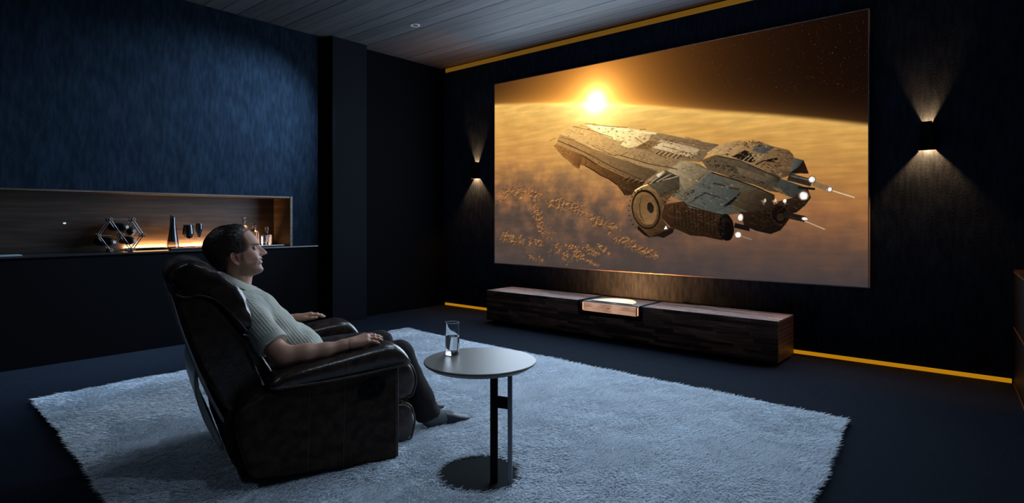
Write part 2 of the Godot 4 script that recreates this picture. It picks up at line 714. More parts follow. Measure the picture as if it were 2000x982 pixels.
# ---------------------------------------------------------------- lamps of the room, and added ones
func build_room_lights() -> void:
	var amber := lin(1.0, 0.42, 0.02)
	var o := thing("glow_strip", "amber light line along the foot of the screen wall", "light strip", Vector3(-2.5, 0.0, WALL_Z + 0.006))
	part("diffuser", M.new().box(Vector3(-0.335, 0.0185, 0), Vector3(5.76, 0.031, 0.012), 0.003).mesh(), glow(lin(0.42, 0.175, 0.004), 1.0), o)
	area(o, Vector3(-0.36, 0.03, 0.02), Vector3(0, -0.45, 1), Vector2(5.7, 0.02), amber, 0.06)

	o = thing("glow_strip", "dim amber light line under the ceiling along the screen wall", "light strip", Vector3(-2.5, CEIL_Y - 0.037, WALL_Z + 0.01))
	part("diffuser", M.new().box(Vector3(-0.05, 0, 0), Vector3(6.3, 0.052, 0.02), 0.004).mesh(), glow(lin(0.13, 0.062, 0.006), 1.0), o)
	area(o, Vector3(-0.05, 0.0, 0.025), Vector3(0, -0.2, 1), Vector2(6.2, 0.02), amber, 0.02)

	o = thing("glow_strip", "warm white light bar behind the ledge at the back of the niche", "light strip", Vector3(-6.083, 0.878, -2.36))
	part("diffuser", M.new().box(Vector3.ZERO, Vector3(0.014, 0.016, 1.24), 0.003).mesh(), glow(lin(1.0, 0.62, 0.24), 1.6), o)
	area(o, Vector3(0.0, 0.012, 0), Vector3(-1, 0.75, 0), Vector2(1.22, 0.012), lin(1.0, 0.52, 0.19), 2.4)

	o = thing("glow_strip", "short glowing bar standing in for the strip reflected in the counter before the wine rack", "light strip", Vector3(-5.795, 0.869, -1.86))
	part("diffuser", M.new().box(Vector3.ZERO, Vector3(0.012, 0.008, 0.28), 0.002).mesh(), glow(lin(1.0, 0.52, 0.16), 0.9), o)  # reflection of the niche strip on the counter, made as a glowing bar

	o = thing("downlight", "small round recessed downlight switched off in the ceiling boards", "downlight", Vector3(-4.655, CEIL_Y - 0.009, -3.937))
	part("trim_ring", M.new().lathe([Vector2(0.030, 0.0), Vector2(0.050, -0.001), Vector2(0.050, -0.006), Vector2(0.044, -0.009), Vector2(0.030, -0.006)], 28, Vector3.ZERO, Basis.IDENTITY, true).mesh(), mat(lin(0.30, 0.30, 0.32), 0.4), o)
	part("lens", M.new().lathe([Vector2(0.0005, 0.012), Vector2(0.031, 0.012), Vector2(0.031, 0.0), Vector2(0.0005, 0.0)], 24).mesh(), mat(lin(0.04, 0.04, 0.05), 0.1), o)

	# added beam brightening the end of the blue cloth; the fixture itself looks unlit
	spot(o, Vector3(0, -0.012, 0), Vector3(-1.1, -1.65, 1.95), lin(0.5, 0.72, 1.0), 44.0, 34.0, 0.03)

	# unseen downlights added in the boards to brighten the rug
	var names := ["added unseen recessed downlight brightening the rug between the recliner and the screen", "added unseen recessed downlight brightening the open side of the rug", "added unseen recessed downlight brightening the rug in front of the side table"]
	for k in 3:
		var d := thing("downlight", names[k], "downlight", [Vector3(-2.75, CEIL_Y - 0.009, -3.55), Vector3(-1.35, CEIL_Y - 0.009, -2.95), Vector3(-1.0, CEIL_Y - 0.009, -1.6)][k], 0.0, "added downlights over the rug")
		part("trim_ring", M.new().lathe([Vector2(0.030, 0.0), Vector2(0.050, -0.001), Vector2(0.050, -0.006), Vector2(0.044, -0.009), Vector2(0.030, -0.006)], 28, Vector3.ZERO, Basis.IDENTITY, true).mesh(), mat(lin(0.30, 0.30, 0.32), 0.4), d)
		part("lens", M.new().lathe([Vector2(0.0005, 0.004), Vector2(0.031, 0.004), Vector2(0.031, 0.0), Vector2(0.0005, 0.0)], 24).mesh(), glow(lin(0.72, 0.86, 1.0), 2.0), d)
		spot(d, Vector3(0, -0.012, 0), [Vector3(-0.05, -1, 0.35), Vector3(-0.1, -1, 0.15), Vector3(-0.3, -1, -0.1)][k], lin(0.64, 0.80, 1.0), [3.0, 1.9, 1.4][k], 44.0, 0.05)

	var rear := thing("downlight", "added unseen recessed downlight giving dim fill behind the recliner", "downlight", Vector3(-3.6, CEIL_Y - 0.009, 0.25), 0.0)  # unseen fill lamp added for the chair back and its shadow
	part("trim_ring", M.new().lathe([Vector2(0.030, 0.0), Vector2(0.050, -0.001), Vector2(0.050, -0.006), Vector2(0.044, -0.009), Vector2(0.030, -0.006)], 28, Vector3.ZERO, Basis.IDENTITY, true).mesh(), mat(lin(0.30, 0.30, 0.32), 0.4), rear)
	part("lens", M.new().lathe([Vector2(0.0005, 0.004), Vector2(0.031, 0.004), Vector2(0.031, 0.0), Vector2(0.0005, 0.0)], 24).mesh(), glow(lin(0.8, 0.88, 1.0), 1.0), rear)
	spot(rear, Vector3(0, -0.012, 0), Vector3(0.35, -1, -0.6), lin(0.68, 0.83, 1.0), 0.8, 40.0, 0.05)

	o = thing("glowing_dot", "tiny cool white glowing dot on the left of the niche back", "light", Vector3(-6.1, 1.116, -1.30))
	part("lamp", M.new().ball(Vector3(0.004, 0, 0), Vector3(0.006, 0.007, 0.012), 10, 6).mesh(180), glow(lin(0.55, 0.75, 0.9), 1.0), o)  # small self-glowing dot on the niche back

# wedge-shaped up-and-down wall lamp: narrow and deep at the top, wide and shallow at the bottom
func sconce(x: float, label: String) -> void:
	var o := thing("wall_sconce", label, "wall lamp", Vector3(x, 1.665, WALL_Z), 0.0, "up-and-down wall lamps beside the screen")
	var m := M.new()
	# sheet metal shell, open above and below: height, half width, depth
	var outer := [[0.0, 0.0575, 0.072], [0.21, 0.033, 0.104]]
	var sheet := func(a: Array, b: Array, side: int) -> void:
		var pts := []
		for q in [a, b]:
			var y: float = q[0]
			var hw: float = q[1]
			var d: float = q[2]
			if side == 0:
				pts.append(PackedVector3Array([Vector3(-hw, y, d), Vector3(hw, y, d), Vector3(hw, y, d - 0.004), Vector3(-hw, y, d - 0.004)]))
			else:
				pts.append(PackedVector3Array([Vector3(side * hw, y, 0.0), Vector3(side * hw, y, d), Vector3(side * (hw - 0.004), y, d), Vector3(side * (hw - 0.004), y, 0.0)]))
		m.loft(pts)
	for side in [-1, 0, 1]:
		sheet.call(outer[0], outer[1], side)
	part("shade", m.mesh(), K.black_metal, o, "black metal wedge, open above and below")
	part("divider", M.new().box(Vector3(0, 0.105, 0.04), Vector3(0.082, 0.03, 0.078)).mesh(), K.black, o)  # unseen, added to keep each bulb to its own opening
	for k in 2:
		var y: float = [0.135, 0.070][k]
		var b := part("bulb", M.new().ball(Vector3.ZERO, Vector3(0.006, 0.006, 0.006), 10, 6).mesh(180), glow(lin(1.0, 0.72, 0.38), 6.0), o)
		b.position = Vector3(0, y, 0.036)
		omni(o, Vector3(0, y, 0.036), lin(1.0, 0.385, 0.135), [0.95, 1.15][k], 0.005)
# ---------------------------------------------------------------- screen, low cabinet, projector
func build_screen() -> void:
	var w := 3.972
	var h := 2.205
	var o := thing("projection_screen", "huge thin-framed cinema screen showing a spaceship above sunlit clouds", "screen", Vector3(-2.793, 0.6065, WALL_Z))
	var face := glow(Color.WHITE, 1.0)
	face.emission_texture = paint_picture()
	face.emission_operator = BaseMaterial3D.EMISSION_OP_MULTIPLY
	face.metallic_specular = 0.0
	face.roughness = 1.0
	var pic := QuadMesh.new()
	pic.size = Vector2(w - 0.012, h - 0.012)
	var p := part("picture", pic, face, o)
	p.position = Vector3(0, h / 2, 0.0605)
	var m := M.new()
	m.box(Vector3(0, h / 2, 0.04), Vector3(w - 0.02, h - 0.02, 0.036))
	part("panel", m.mesh(), K.dark_panel, o)
	m = M.new()
	for s in [-1, 1]:
		m.box(Vector3(s * (w / 2 - 0.003), h / 2, 0.04), Vector3(0.008, h, 0.044), 0.0015)
		m.box(Vector3(0, h / 2 + s * (h / 2 - 0.003), 0.04), Vector3(w, 0.008, 0.044), 0.0015)
	part("frame", m.mesh(), mat(lin(0.32, 0.33, 0.34), 0.4, 0.4), o, "thin grey metal frame")
	for s in [-1, 1]:
		part("bracket", M.new().box(Vector3(s * 1.2, h * 0.6, 0.012), Vector3(0.3, 0.2, 0.024)).mesh(), K.black_metal, o)
	area(o, Vector3(0, h / 2, 0.075), Vector3(0, 0, 1), Vector2(w - 0.02, h - 0.02), SCREEN_LIGHT, SCREEN_ENERGY)

func build_cabinet() -> void:
	var x0 := -4.42
	var x1 := -1.335
	var zf := -4.775
	var zb := -5.21
	var H := 0.356
	var o := thing("low_cabinet", "long low dark walnut media cabinet under the screen with a slot for the projector", "cabinet", Vector3((x0 + x1) / 2, 0, (zf + zb) / 2))
	var c := o.position
	var s0 := -3.19
	var s1 := -2.497
	var m := M.new()
	m.box(Vector3((x0 + s0) / 2, 0.187, (zf + zb) / 2) - c, Vector3(s0 - x0 - 0.012, 0.322, zf - zb - 0.014))
	m.box(Vector3((s1 + x1) / 2, 0.187, (zf + zb) / 2) - c, Vector3(x1 - s1 - 0.012, 0.322, zf - zb - 0.014))
	m.box(Vector3((s0 + s1) / 2, 0.125, (zf + zb) / 2) - c, Vector3(s1 - s0 + 0.02, 0.2, zf - zb - 0.014))
	part("carcass", m.mesh(), K.black, o)
	part("plinth", M.new().box(Vector3((x0 + x1) / 2, 0.0145, (zf + zb) / 2 - 0.02) - c, Vector3(x1 - x0 - 0.1, 0.027, 0.34)).mesh(), K.black, o)
	var rng := RandomNumberGenerator.new()
	rng.seed = 11
	var wood := noise_img(256, 256, 0.05, 61, FastNoiseLite.TYPE_SIMPLEX_SMOOTH, 4, Vector2(10, 1))
	var tones := []
	for k in 6:
		var t := 0.62 + 0.16 * k
		var w := triplanar(mat(Color.WHITE, 0.5, 0.0, 0.25), Vector3(1.7, 3.0, 3.0), false)
		w.albedo_texture = tex(ramp(wood, lin(0.065 * t * t, 0.031 * t * t, 0.022 * t * t), lin(0.155 * t * t, 0.080 * t * t, 0.056 * t * t), 0.25, 0.75))
		w.uv1_offset = Vector3(0.31, 0.17, 0.23) * k
		tones.append(w)
	var pieces := {}
	var stave := func(from: Vector3, size: Vector3, most := 5) -> void:
		var key := "%.3f %.3f %.3f" % [size.x, size.y, size.z]
		if not pieces.has(key):
			pieces[key] = M.new().box(Vector3.ZERO, size, 0.0008).mesh()
		var b := part("stave", pieces[key], tones[rng.randi_range(0, most)], o)
		b.position = from + size / 2 - c
	# front: twelve rows of staves glued end to end, top the same; lengths come in steps so that meshes are shared
	var rows := 12
	var rh := (H - 0.028) / rows
	for r in rows:
		var y := 0.028 + r * rh
		for span in ([[x0, x1]] if y + rh < 0.232 else [[x0, s0], [s1, x1]]):
			var x: float = span[0]
			var first := true
			while x < span[1] - 0.001:
				var l := snappedf(rng.randf_range(0.16, 0.46), 0.02)
				if first:
					l = snappedf(rng.randf_range(0.08, 0.4), 0.02)
				first = false
				if x + l > span[1] - 0.07:
					l = span[1] - x
				stave.call(Vector3(x, y, zf - 0.008), Vector3(l - 0.0006, rh - 0.0006, 0.008 + 0.001 * (rng.randi() % 2)), 5)
				x += l
	var trows := 14
	var td := (zf - zb - 0.008) / trows
	for r in trows:
		var z := zb + r * td
		for span in [[x0, s0], [s1, x1]]:
			var x: float = span[0]
			var first := true
			while x < span[1] - 0.001:
				var l := snappedf(rng.randf_range(0.16, 0.46), 0.02)
				if first:
					l = snappedf(rng.randf_range(0.08, 0.4), 0.02)
				first = false
				if x + l > span[1] - 0.07:
					l = span[1] - x
				stave.call(Vector3(x, H - 0.008, z), Vector3(l - 0.0006, 0.008, td - 0.0006), 5)
				x += l
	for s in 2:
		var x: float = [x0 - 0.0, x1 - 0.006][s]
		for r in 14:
			stave.call(Vector3(x, 0.028, zb + r * td), Vector3(0.006, H - 0.037, td - 0.0006), 0)  # ends all in the darkest tone: their shade put into the colour

func build_projector() -> void:
	# tray in the slot of the cabinet, then the projector standing on it
	var o := thing("projector_tray", "black open tray set into the slot of the low cabinet", "tray", Vector3(-2.8435, 0.2315, -4.98))
	var m := M.new()
	m.box(Vector3(0, 0.008, 0), Vector3(0.684, 0.014, 0.45), 0.003)
	for s in [-1, 1]:
		m.box(Vector3(s * 0.331, 0.068, 0), Vector3(0.024, 0.125, 0.45), 0.005)
	m.box(Vector3(0, 0.068, -0.218), Vector3(0.64, 0.11, 0.012))
	part("shell", m.mesh(), K.black_metal, o)
	part("knob", M.new().lathe([Vector2(0.0005, 0.0), Vector2(0.021, 0.0), Vector2(0.021, 0.010), Vector2(0.017, 0.014), Vector2(0.0005, 0.014)], 20, Vector3(0.343, 0.088, 0.195), Basis(Vector3.BACK, -PI / 2)).mesh(), K.steel, o, "round dark knob on the tray's end")

	var p := thing("projector", "glowing copper short-throw projector lying in the slot of the low cabinet", "projector", Vector3(-2.8435, 0.246, -4.975))
	part("body", M.new().box(Vector3(0, 0.060, -0.005), Vector3(0.60, 0.098, 0.40), 0.008).mesh(), mat(lin(0.10, 0.085, 0.075), 0.35, 0.6), p)
	var cloth := glow(lin(0.50, 0.29, 0.20), 1.0)  # light on the copper front put in as emission
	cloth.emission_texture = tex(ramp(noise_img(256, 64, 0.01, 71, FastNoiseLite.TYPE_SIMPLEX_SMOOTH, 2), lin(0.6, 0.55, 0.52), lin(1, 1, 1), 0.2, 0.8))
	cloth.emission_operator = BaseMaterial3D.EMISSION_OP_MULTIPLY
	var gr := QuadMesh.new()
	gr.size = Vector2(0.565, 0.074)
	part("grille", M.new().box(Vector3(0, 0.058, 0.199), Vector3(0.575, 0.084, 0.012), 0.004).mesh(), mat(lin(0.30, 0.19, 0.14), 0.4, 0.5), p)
	var q := part("grille_screen", gr, cloth, p, "copper-coloured speaker cloth, its brightness put in as glow")
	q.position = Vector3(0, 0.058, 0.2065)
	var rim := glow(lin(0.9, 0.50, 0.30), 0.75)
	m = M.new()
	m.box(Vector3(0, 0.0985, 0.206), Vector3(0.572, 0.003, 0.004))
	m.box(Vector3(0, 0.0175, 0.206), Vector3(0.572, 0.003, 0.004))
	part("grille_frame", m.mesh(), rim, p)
	for s in [-1, 1]:
		part("light_bar", M.new().box(Vector3(s * 0.297, 0.058, 0.196), Vector3(0.009, 0.076, 0.010), 0.002).mesh(), glow(lin(1.0, 0.50, 0.22), 1.0), p, "bright orange light bar at the end of the front")
	part("logo", M.new().box(Vector3(-0.005, 0.061, 0.2072), Vector3(0.032, 0.006, 0.0008)).mesh(), mat(lin(0.04, 0.025, 0.02), 0.5), p, "tiny dark maker's mark")
	for s in [-1, 1]:
		part("foot", M.new().box(Vector3(s * 0.22, 0.006, 0.12), Vector3(0.05, 0.0125, 0.05), 0.002).mesh(), K.black, p)
	# half-round glass well in the top with the lens at its front edge
	var half := PackedVector2Array([Vector2(-0.222, 0.0)])
	for k in 25:
		var a := PI - PI * k / 24.0
		half.append(Vector2(cos(a) * 0.222, 0.012 + sin(a) * 0.26))
	half.append(Vector2(0.222, 0.0))
	var lay := Transform3D(Basis(Vector3.RIGHT, -PI / 2), Vector3(0, 0.109, 0.165))
	part("lens_window", M.new().prism(half, 0.0, 0.010, 0.006, 3, lay).mesh(), mat(lin(0.72, 0.60, 0.42), 0.3, 0.2), p, "half-round pale glass window on the top")
	part("lens", M.new().ball(Vector3(0, 0.121, 0.135), Vector3(0.026, 0.010, 0.018), 16, 8).mesh(180), glow(lin(1.0, 0.82, 0.5), 3.0), p, "bright glowing lens")
	spot(p, Vector3(0, 0.135, 0.12), Vector3(0, 0.42, -1), lin(1.0, 0.285, 0.075), 2.9, 80.0, 0.02)
	omni(p, Vector3(0, 0.168, 0.10), lin(1.0, 0.66, 0.30), 0.016, 0.01)

func build_side_cabinet() -> void:
	var o := thing("side_cabinet", "dark bronze cabinet with thin gold edges against the wall right of the screen", "cabinet", Vector3(0.055, 0, -5.33), deg_to_rad(3.4))
	var d := 1.6
	part("body", M.new().box(Vector3(0.26, 0.4, d / 2), Vector3(0.5, 0.78, d), 0.003).mesh(), mat(lin(0.008, 0.006, 0.005), 0.6, 0.0, 0.15), o)
	part("top", M.new().box(Vector3(0.26, 0.795, d / 2), Vector3(0.52, 0.012, d), 0.002).mesh(), mat(lin(0.02, 0.014, 0.009), 0.6, 0.0, 0.15), o)
	for k in 2:
		for r in 2:
			part("drawer", M.new().box(Vector3(0.006, [0.205, 0.59][r], 0.4 + k * 0.8), Vector3(0.012, 0.365, 0.785), 0.003).mesh(), mat(lin(0.007, 0.005, 0.004), 0.6, 0.0, 0.15), o)
	var gold := mat(lin(0.22, 0.12, 0.04), 0.4, 0.8)
	for y in [0.008, 0.398, 0.785]:
		part("gold_edge", M.new().box(Vector3(0.0, y, d / 2), Vector3(0.006, 0.006, d)).mesh(), gold, o)

# ---------------------------------------------------------------- side table and its glass
func build_table() -> void:
	var at := Vector3(-1.778, 0.0125, -1.877)
	var o := thing("side_table", "small round black side table on two flat posts beside the recliner", "table", at)
	var h := 0.5125
	part("table_top", M.new().lathe([Vector2(0.0005, h), Vector2(0.2455, h), Vector2(0.2485, h - 0.002), Vector2(0.2485, h - 0.007), Vector2(0.2465, h - 0.010), Vector2(0.222, h - 0.026), Vector2(0.0005, h - 0.026)], 96).mesh(30), mat(lin(0.125, 0.118, 0.105), 0.42, 0.0, 0.45), o, "round top, grey-black above with a bevelled underside")
	part("base_plate", M.new().lathe([Vector2(0.0005, 0.0), Vector2(0.191, 0.0), Vector2(0.193, 0.002), Vector2(0.193, 0.008), Vector2(0.191, 0.010), Vector2(0.0005, 0.010)], 72).mesh(30), K.black_metal, o)
	var t := Basis(Vector3.UP, 0.55)
	var a := Vector3(-1.668, 0, -1.848) - at
	var b := Vector3(-1.597, 0, -1.871) - at
	a.y = h / 2 - 0.009
	b.y = h / 2 - 0.009
	part("post", M.new().box(a, Vector3(0.032, h - 0.036, 0.014), 0.001, t).mesh(), K.black_metal, o)
	part("post", M.new().box(b, Vector3(0.018, h - 0.036, 0.022), 0.001, t).mesh(), K.steel, o, "slimmer grey post")
	bare.append([Vector2(at.x, at.z), Vector2(at.x + 0.001, at.z), 0.185])
	var mid := (a + b) / 2
	mid.y = 0.356
	part("crosspiece", M.new().box(mid, Vector3(0.075, 0.05, 0.010), 0.001, Basis(Vector3.UP, atan2(-(b - a).z, (b - a).x))).mesh(), K.black_metal, o)

	var g := thing("drinking_glass", "straight clear drinking glass half full of water on the side table", "glass", Vector3(-1.946, 0.5252, -1.868))
	var R := 0.0325
	part("tumbler", M.new().lathe([Vector2(0.0004, 0.0), Vector2(R - 0.002, 0.0), Vector2(R - 0.0005, 0.0015), Vector2(R, 0.004), Vector2(R, 0.147), Vector2(R - 0.0008, 0.1485), Vector2(R - 0.0018, 0.147), Vector2(R - 0.002, 0.014), Vector2(R - 0.006, 0.0105), Vector2(0.0004, 0.010)], 48).mesh(50), K.glass, g)
	part("water", M.new().lathe([Vector2(0.0004, 0.0108), Vector2(R - 0.0062, 0.0112), Vector2(R - 0.0024, 0.0148), Vector2(R - 0.0024, 0.084), Vector2(0.0004, 0.0838)], 48).mesh(50), K.water, g, "still water filling the lower half")

# ---------------------------------------------------------------- what stands in the niche
func niche_at(x: float, y: float, z: float) -> Vector3:
	return Vector3(x, y, z)

func build_niche_things() -> void:
	var top := 0.865
	var o := thing("ledge", "long low black ledge standing at the back of the niche", "shelf", Vector3(-6.04, top, -2.36))
	part("board", M.new().box(Vector3(0, 0.011, 0), Vector3(0.05, 0.022, 1.26), 0.003).mesh(), K.black, o)

	# wine rack of rods and wooden knobs
	o = thing("wine_rack", "hexagonal wine rack of metal rods and wooden knobs in the niche", "wine rack", Vector3(-5.86, top, -1.645))
	var hub := {}
	var zy := {"TL": Vector2(0.085, 0.283), "TR": Vector2(-0.085, 0.283), "L": Vector2(0.167, 0.145), "C": Vector2(0.0, 0.145), "R": Vector2(-0.167, 0.145), "BL": Vector2(0.082, 0.0175), "BR": Vector2(-0.082, 0.0175)}
	var knob := M.new().lathe([Vector2(0.0005, -0.013), Vector2(0.013, -0.013), Vector2(0.017, -0.009), Vector2(0.0175, 0.0), Vector2(0.017, 0.009), Vector2(0.013, 0.013), Vector2(0.0005, 0.013)], 20, Vector3.ZERO, Basis(Vector3.BACK, PI / 2)).mesh()
	for d in 2:
		var x: float = [0.035, -0.035][d]
		for k in zy:
			var n := part("knob", knob, K.knob_wood, o)
			n.position = Vector3(x, zy[k].y, zy[k].x)
		for e in ["TL-TR", "TL-L", "TL-C", "TR-C", "TR-R", "L-C", "C-R", "L-BL", "C-BL", "C-BR", "R-BR", "BL-BR"]:
			var q: PackedStringArray = e.split("-")
			part("rod", M.new().tube([Vector3(x, zy[q[0]].y, zy[q[0]].x), Vector3(x, zy[q[1]].y, zy[q[1]].x)], 0.0042, 10).mesh(60), K.chrome, o)
	for k in zy:
		part("rod", M.new().tube([Vector3(0.035, zy[k].y, zy[k].x), Vector3(-0.035, zy[k].y, zy[k].x)], 0.0042, 10).mesh(60), K.chrome, o)
	var bottle := Node3D.new()
	var turn := Basis(Vector3.BACK, -PI / 2)
	var places := [[Vector3(-5.905, 1.082, -1.655), "dark wine bottle lying in the top middle cell of the hexagonal rack"], [Vector3(-5.90, 1.047, -1.736), "dark wine bottle lying in the upper cell beside the rack's tip"], [Vector3(-5.90, 0.962, -1.722), "dark wine bottle lying in the lower cell of the rack, against the glow"], [Vector3(-5.905, 0.955, -1.556), "dark wine bottle lying in the lower cell at the rack's unlit side"]]
	var first: Node3D
	for k in places.size():
		if k == 0:
			first = thing("wine_bottle", "", "bottle", places[0][0], 0.0, "bottles in the wine rack")
			part("glass", M.new().lathe([Vector2(0.0005, -0.17), Vector2(0.026, -0.172), Vector2(0.034, -0.166), Vector2(0.037, -0.155), Vector2(0.037, 0.0), Vector2(0.034, 0.03), Vector2(0.024, 0.058), Vector2(0.016, 0.075), Vector2(0.0140, 0.09), Vector2(0.0138, 0.118), Vector2(0.0005, 0.118)], 28, Vector3.ZERO, turn).mesh(50), K.bottle_glass, first)
			part("capsule", M.new().lathe([Vector2(0.0005, 0.088), Vector2(0.0146, 0.088), Vector2(0.0144, 0.127), Vector2(0.013, 0.130), Vector2(0.0005, 0.130)], 20, Vector3.ZERO, turn).mesh(50), K.foil, first, "grey foil over the cork")
		else:
			first = first.duplicate()
			first.name = numbered("wine_bottle")
			add_child(first)
			first.position = places[k][0]
		first.rotation.y = [0.12, -0.1, 0.05, 0.16][k]
		first.set_meta("label", places[k][1])

	# tray with the carafe and the glasses
	o = thing("serving_tray", "flat black tray under the carafe and the wine glasses", "tray", Vector3(-5.90, top, -2.27))
	part("tray_board", M.new().box(Vector3(0, 0.008, 0), Vector3(0.2, 0.016, 0.5), 0.004).mesh(), K.black, o)
	for s in [-1, 1]:
		part("tray_rim", M.new().box(Vector3(0, 0.020, s * 0.245), Vector3(0.2, 0.01, 0.008), 0.002).mesh(), K.black, o)
	o = thing("carafe", "tall smoked glass carafe with a slanted mouth beside the wine glasses", "carafe", Vector3(-5.90, top + 0.0165, -2.075))
	var m := M.new()
	var outer := []
	var prof := [Vector2(0.0545, 0.0), Vector2(0.0555, 0.003), Vector2(0.054, 0.02), Vector2(0.047, 0.06), Vector2(0.036, 0.13), Vector2(0.028, 0.19), Vector2(0.0245, 0.24), Vector2(0.024, 0.29)]
	for k in prof.size() + 5:
		var q: Vector2 = prof[k] if k < prof.size() else Vector2(prof[maxi(0, 2 * prof.size() - 1 - k)].x - 0.002, maxf(0.006, prof[maxi(0, 2 * prof.size() - 1 - k)].y))
		var ring := PackedVector3Array()
		for i in 32:
			var a := TAU * i / 32
			var y := q.y
			if q.y > 0.28:
				y += 0.016 * sin(a)
			ring.append(Vector3(cos(a) * q.x, y, sin(a) * q.x))
		outer.append(ring)
	m.loft(outer, true)
	part("vessel", m.mesh(60), K.smoked_glass, o)
	var bowl := [Vector2(0.0045, 0.085), Vector2(0.022, 0.092), Vector2(0.036, 0.108), Vector2(0.0405, 0.128), Vector2(0.039, 0.155), Vector2(0.031, 0.215), Vector2(0.0295, 0.215), Vector2(0.0375, 0.155), Vector2(0.039, 0.128), Vector2(0.034, 0.110), Vector2(0.021, 0.0945), Vector2(0.0005, 0.089)]
	var flute := [Vector2(0.0045, 0.095), Vector2(0.011, 0.110), Vector2(0.020, 0.145), Vector2(0.0245, 0.175), Vector2(0.0235, 0.205), Vector2(0.0195, 0.228), Vector2(0.018, 0.228), Vector2(0.022, 0.205), Vector2(0.0235, 0.175), Vector2(0.019, 0.147), Vector2(0.010, 0.113), Vector2(0.0005, 0.100)]
	for k in 4:
		var tall := k >= 2
		var spot: Vector3 = [Vector3(-5.87, top + 0.0165, -2.205), Vector3(-5.945, top + 0.0165, -2.215), Vector3(-5.87, top + 0.0165, -2.30), Vector3(-5.945, top + 0.0165, -2.315)][k]
		o = thing("champagne_flute" if tall else "wine_glass", ["front smoked wine glass with a round bowl on the tray", "rear smoked wine glass half hidden behind the front one", "front slim smoked champagne flute on the tray's end", "rear champagne flute half hidden behind the front flute"][k], "glass", spot, 0.0, "smoked glasses on the tray")
		part("foot", M.new().lathe([Vector2(0.0005, 0.0), Vector2(0.033, 0.0), Vector2(0.033, 0.0015), Vector2(0.008, 0.004), Vector2(0.0005, 0.006)], 28).mesh(40), K.smoked_glass, o)
		part("stem", M.new().tube([Vector3(0, 0.004, 0), Vector3(0, 0.02, 0), Vector3(0, 0.06, 0), Vector3(0, 0.098 if tall else 0.088, 0)], [0.005, 0.0032, 0.003, 0.0045], 10).mesh(60), K.clear_glass, o)
		part("bowl", M.new().lathe(flute if tall else bowl, 28).mesh(60), K.smoked_glass, o)
	o = thing("tea_light", "small square amber tea light in front of the champagne flutes", "candle", Vector3(-5.835, top + 0.0165, -2.345))
	part("holder", M.new().box(Vector3(0, 0.011, 0), Vector3(0.024, 0.022, 0.026), 0.003).mesh(), glow(lin(0.75, 0.27, 0.07), 0.8), o)

	# crystal decanters
	o = thing("serving_tray", "dark tray with a bright edge under the crystal decanters", "tray", Vector3(-5.88, top, -2.905))
	part("tray_board", M.new().box(Vector3(0, 0.006, 0), Vector3(0.2, 0.012, 0.40), 0.003).mesh(), K.black, o)
	part("tray_rim", M.new().box(Vector3(0.098, 0.0145, 0), Vector3(0.006, 0.008, 0.40), 0.002).mesh(), K.chrome, o)
	for k in 3:
		var spot: Vector3 = [Vector3(-5.90, top + 0.0125, -2.735), Vector3(-5.90, top + 0.0125, -2.845), Vector3(-5.90, top + 0.0125, -2.975)][k]
		var tall: float = [0.215, 0.165, 0.125][k]
		var wide: float = [0.045, 0.047, 0.043][k]
		o = thing("crystal_decanter", ["tallest crystal decanter behind the man's head, only its stopper showing", "round-shouldered cut crystal decanter with a flat-topped stopper", "square cut crystal decanter nearest the walnut cheek"][k], "decanter", spot, 0.3, "crystal decanters in the niche")
		m = M.new()
		var rings := []
		var n := 16
		var body := [[0.0, 0.86], [0.004, 0.95], [0.25, 1.0], [0.5, 0.985], [0.78, 1.0], [0.88, 0.9], [0.95, 0.62], [1.0, 0.34], [1.12, 0.30], [1.2, 0.42], [1.22, 0.40]]
		for q in body:
			var ring := PackedVector3Array()
			for i in n * 2:
				var a := TAU * i / (n * 2)
				var cut := 0.94 if (i % 2 and q[1] > 0.9) else 1.0
				var sq := 1.0
				if k == 2 and q[1] > 0.5:
					sq = minf(1.25, 1.0 / maxf(absf(cos(a)), absf(sin(a)))) * 0.95
				ring.append(Vector3(cos(a), 0, sin(a)) * (q[1] * wide * cut * sq) + Vector3(0, q[0] * tall, 0))
			rings.append(ring)
		m.loft(rings)
		part("vessel", m.mesh(20), K.crystal, o)
		m = M.new()
		var st := [[1.225, 0.2], [1.27, 0.22], [1.33, 0.40], [1.46, 0.52], [1.52, 0.50], [1.53, 0.3]]
		if k == 0:
			st = [[1.225, 0.2], [1.25, 0.2], [1.29, 0.36], [1.36, 0.46], [1.38, 0.40]]
		rings = []
		for q in st:
			var ring := PackedVector3Array()
			for i in 10:
				var a := TAU * i / 10
				ring.append(Vector3(cos(a) * q[1] * wide, q[0] * tall, sin(a) * q[1] * wide))
			rings.append(ring)
		m.loft(rings)
		part("stopper", m.mesh(20), K.crystal, o)
	o = thing("metal_plate", "thin pale metal plate lying on the counter at the niche's open end", "plate", Vector3(-5.85, top, -0.86))
	part("plate", M.new().box(Vector3(0, 0.005, 0), Vector3(0.12, 0.010, 0.22), 0.002).mesh(), mat(lin(0.35, 0.4, 0.45), 0.35, 0.7), o)
# ---------------------------------------------------------------- shaggy rug
var bare := []     # circles and capsules where something stands on the rug: [from, to, radius]

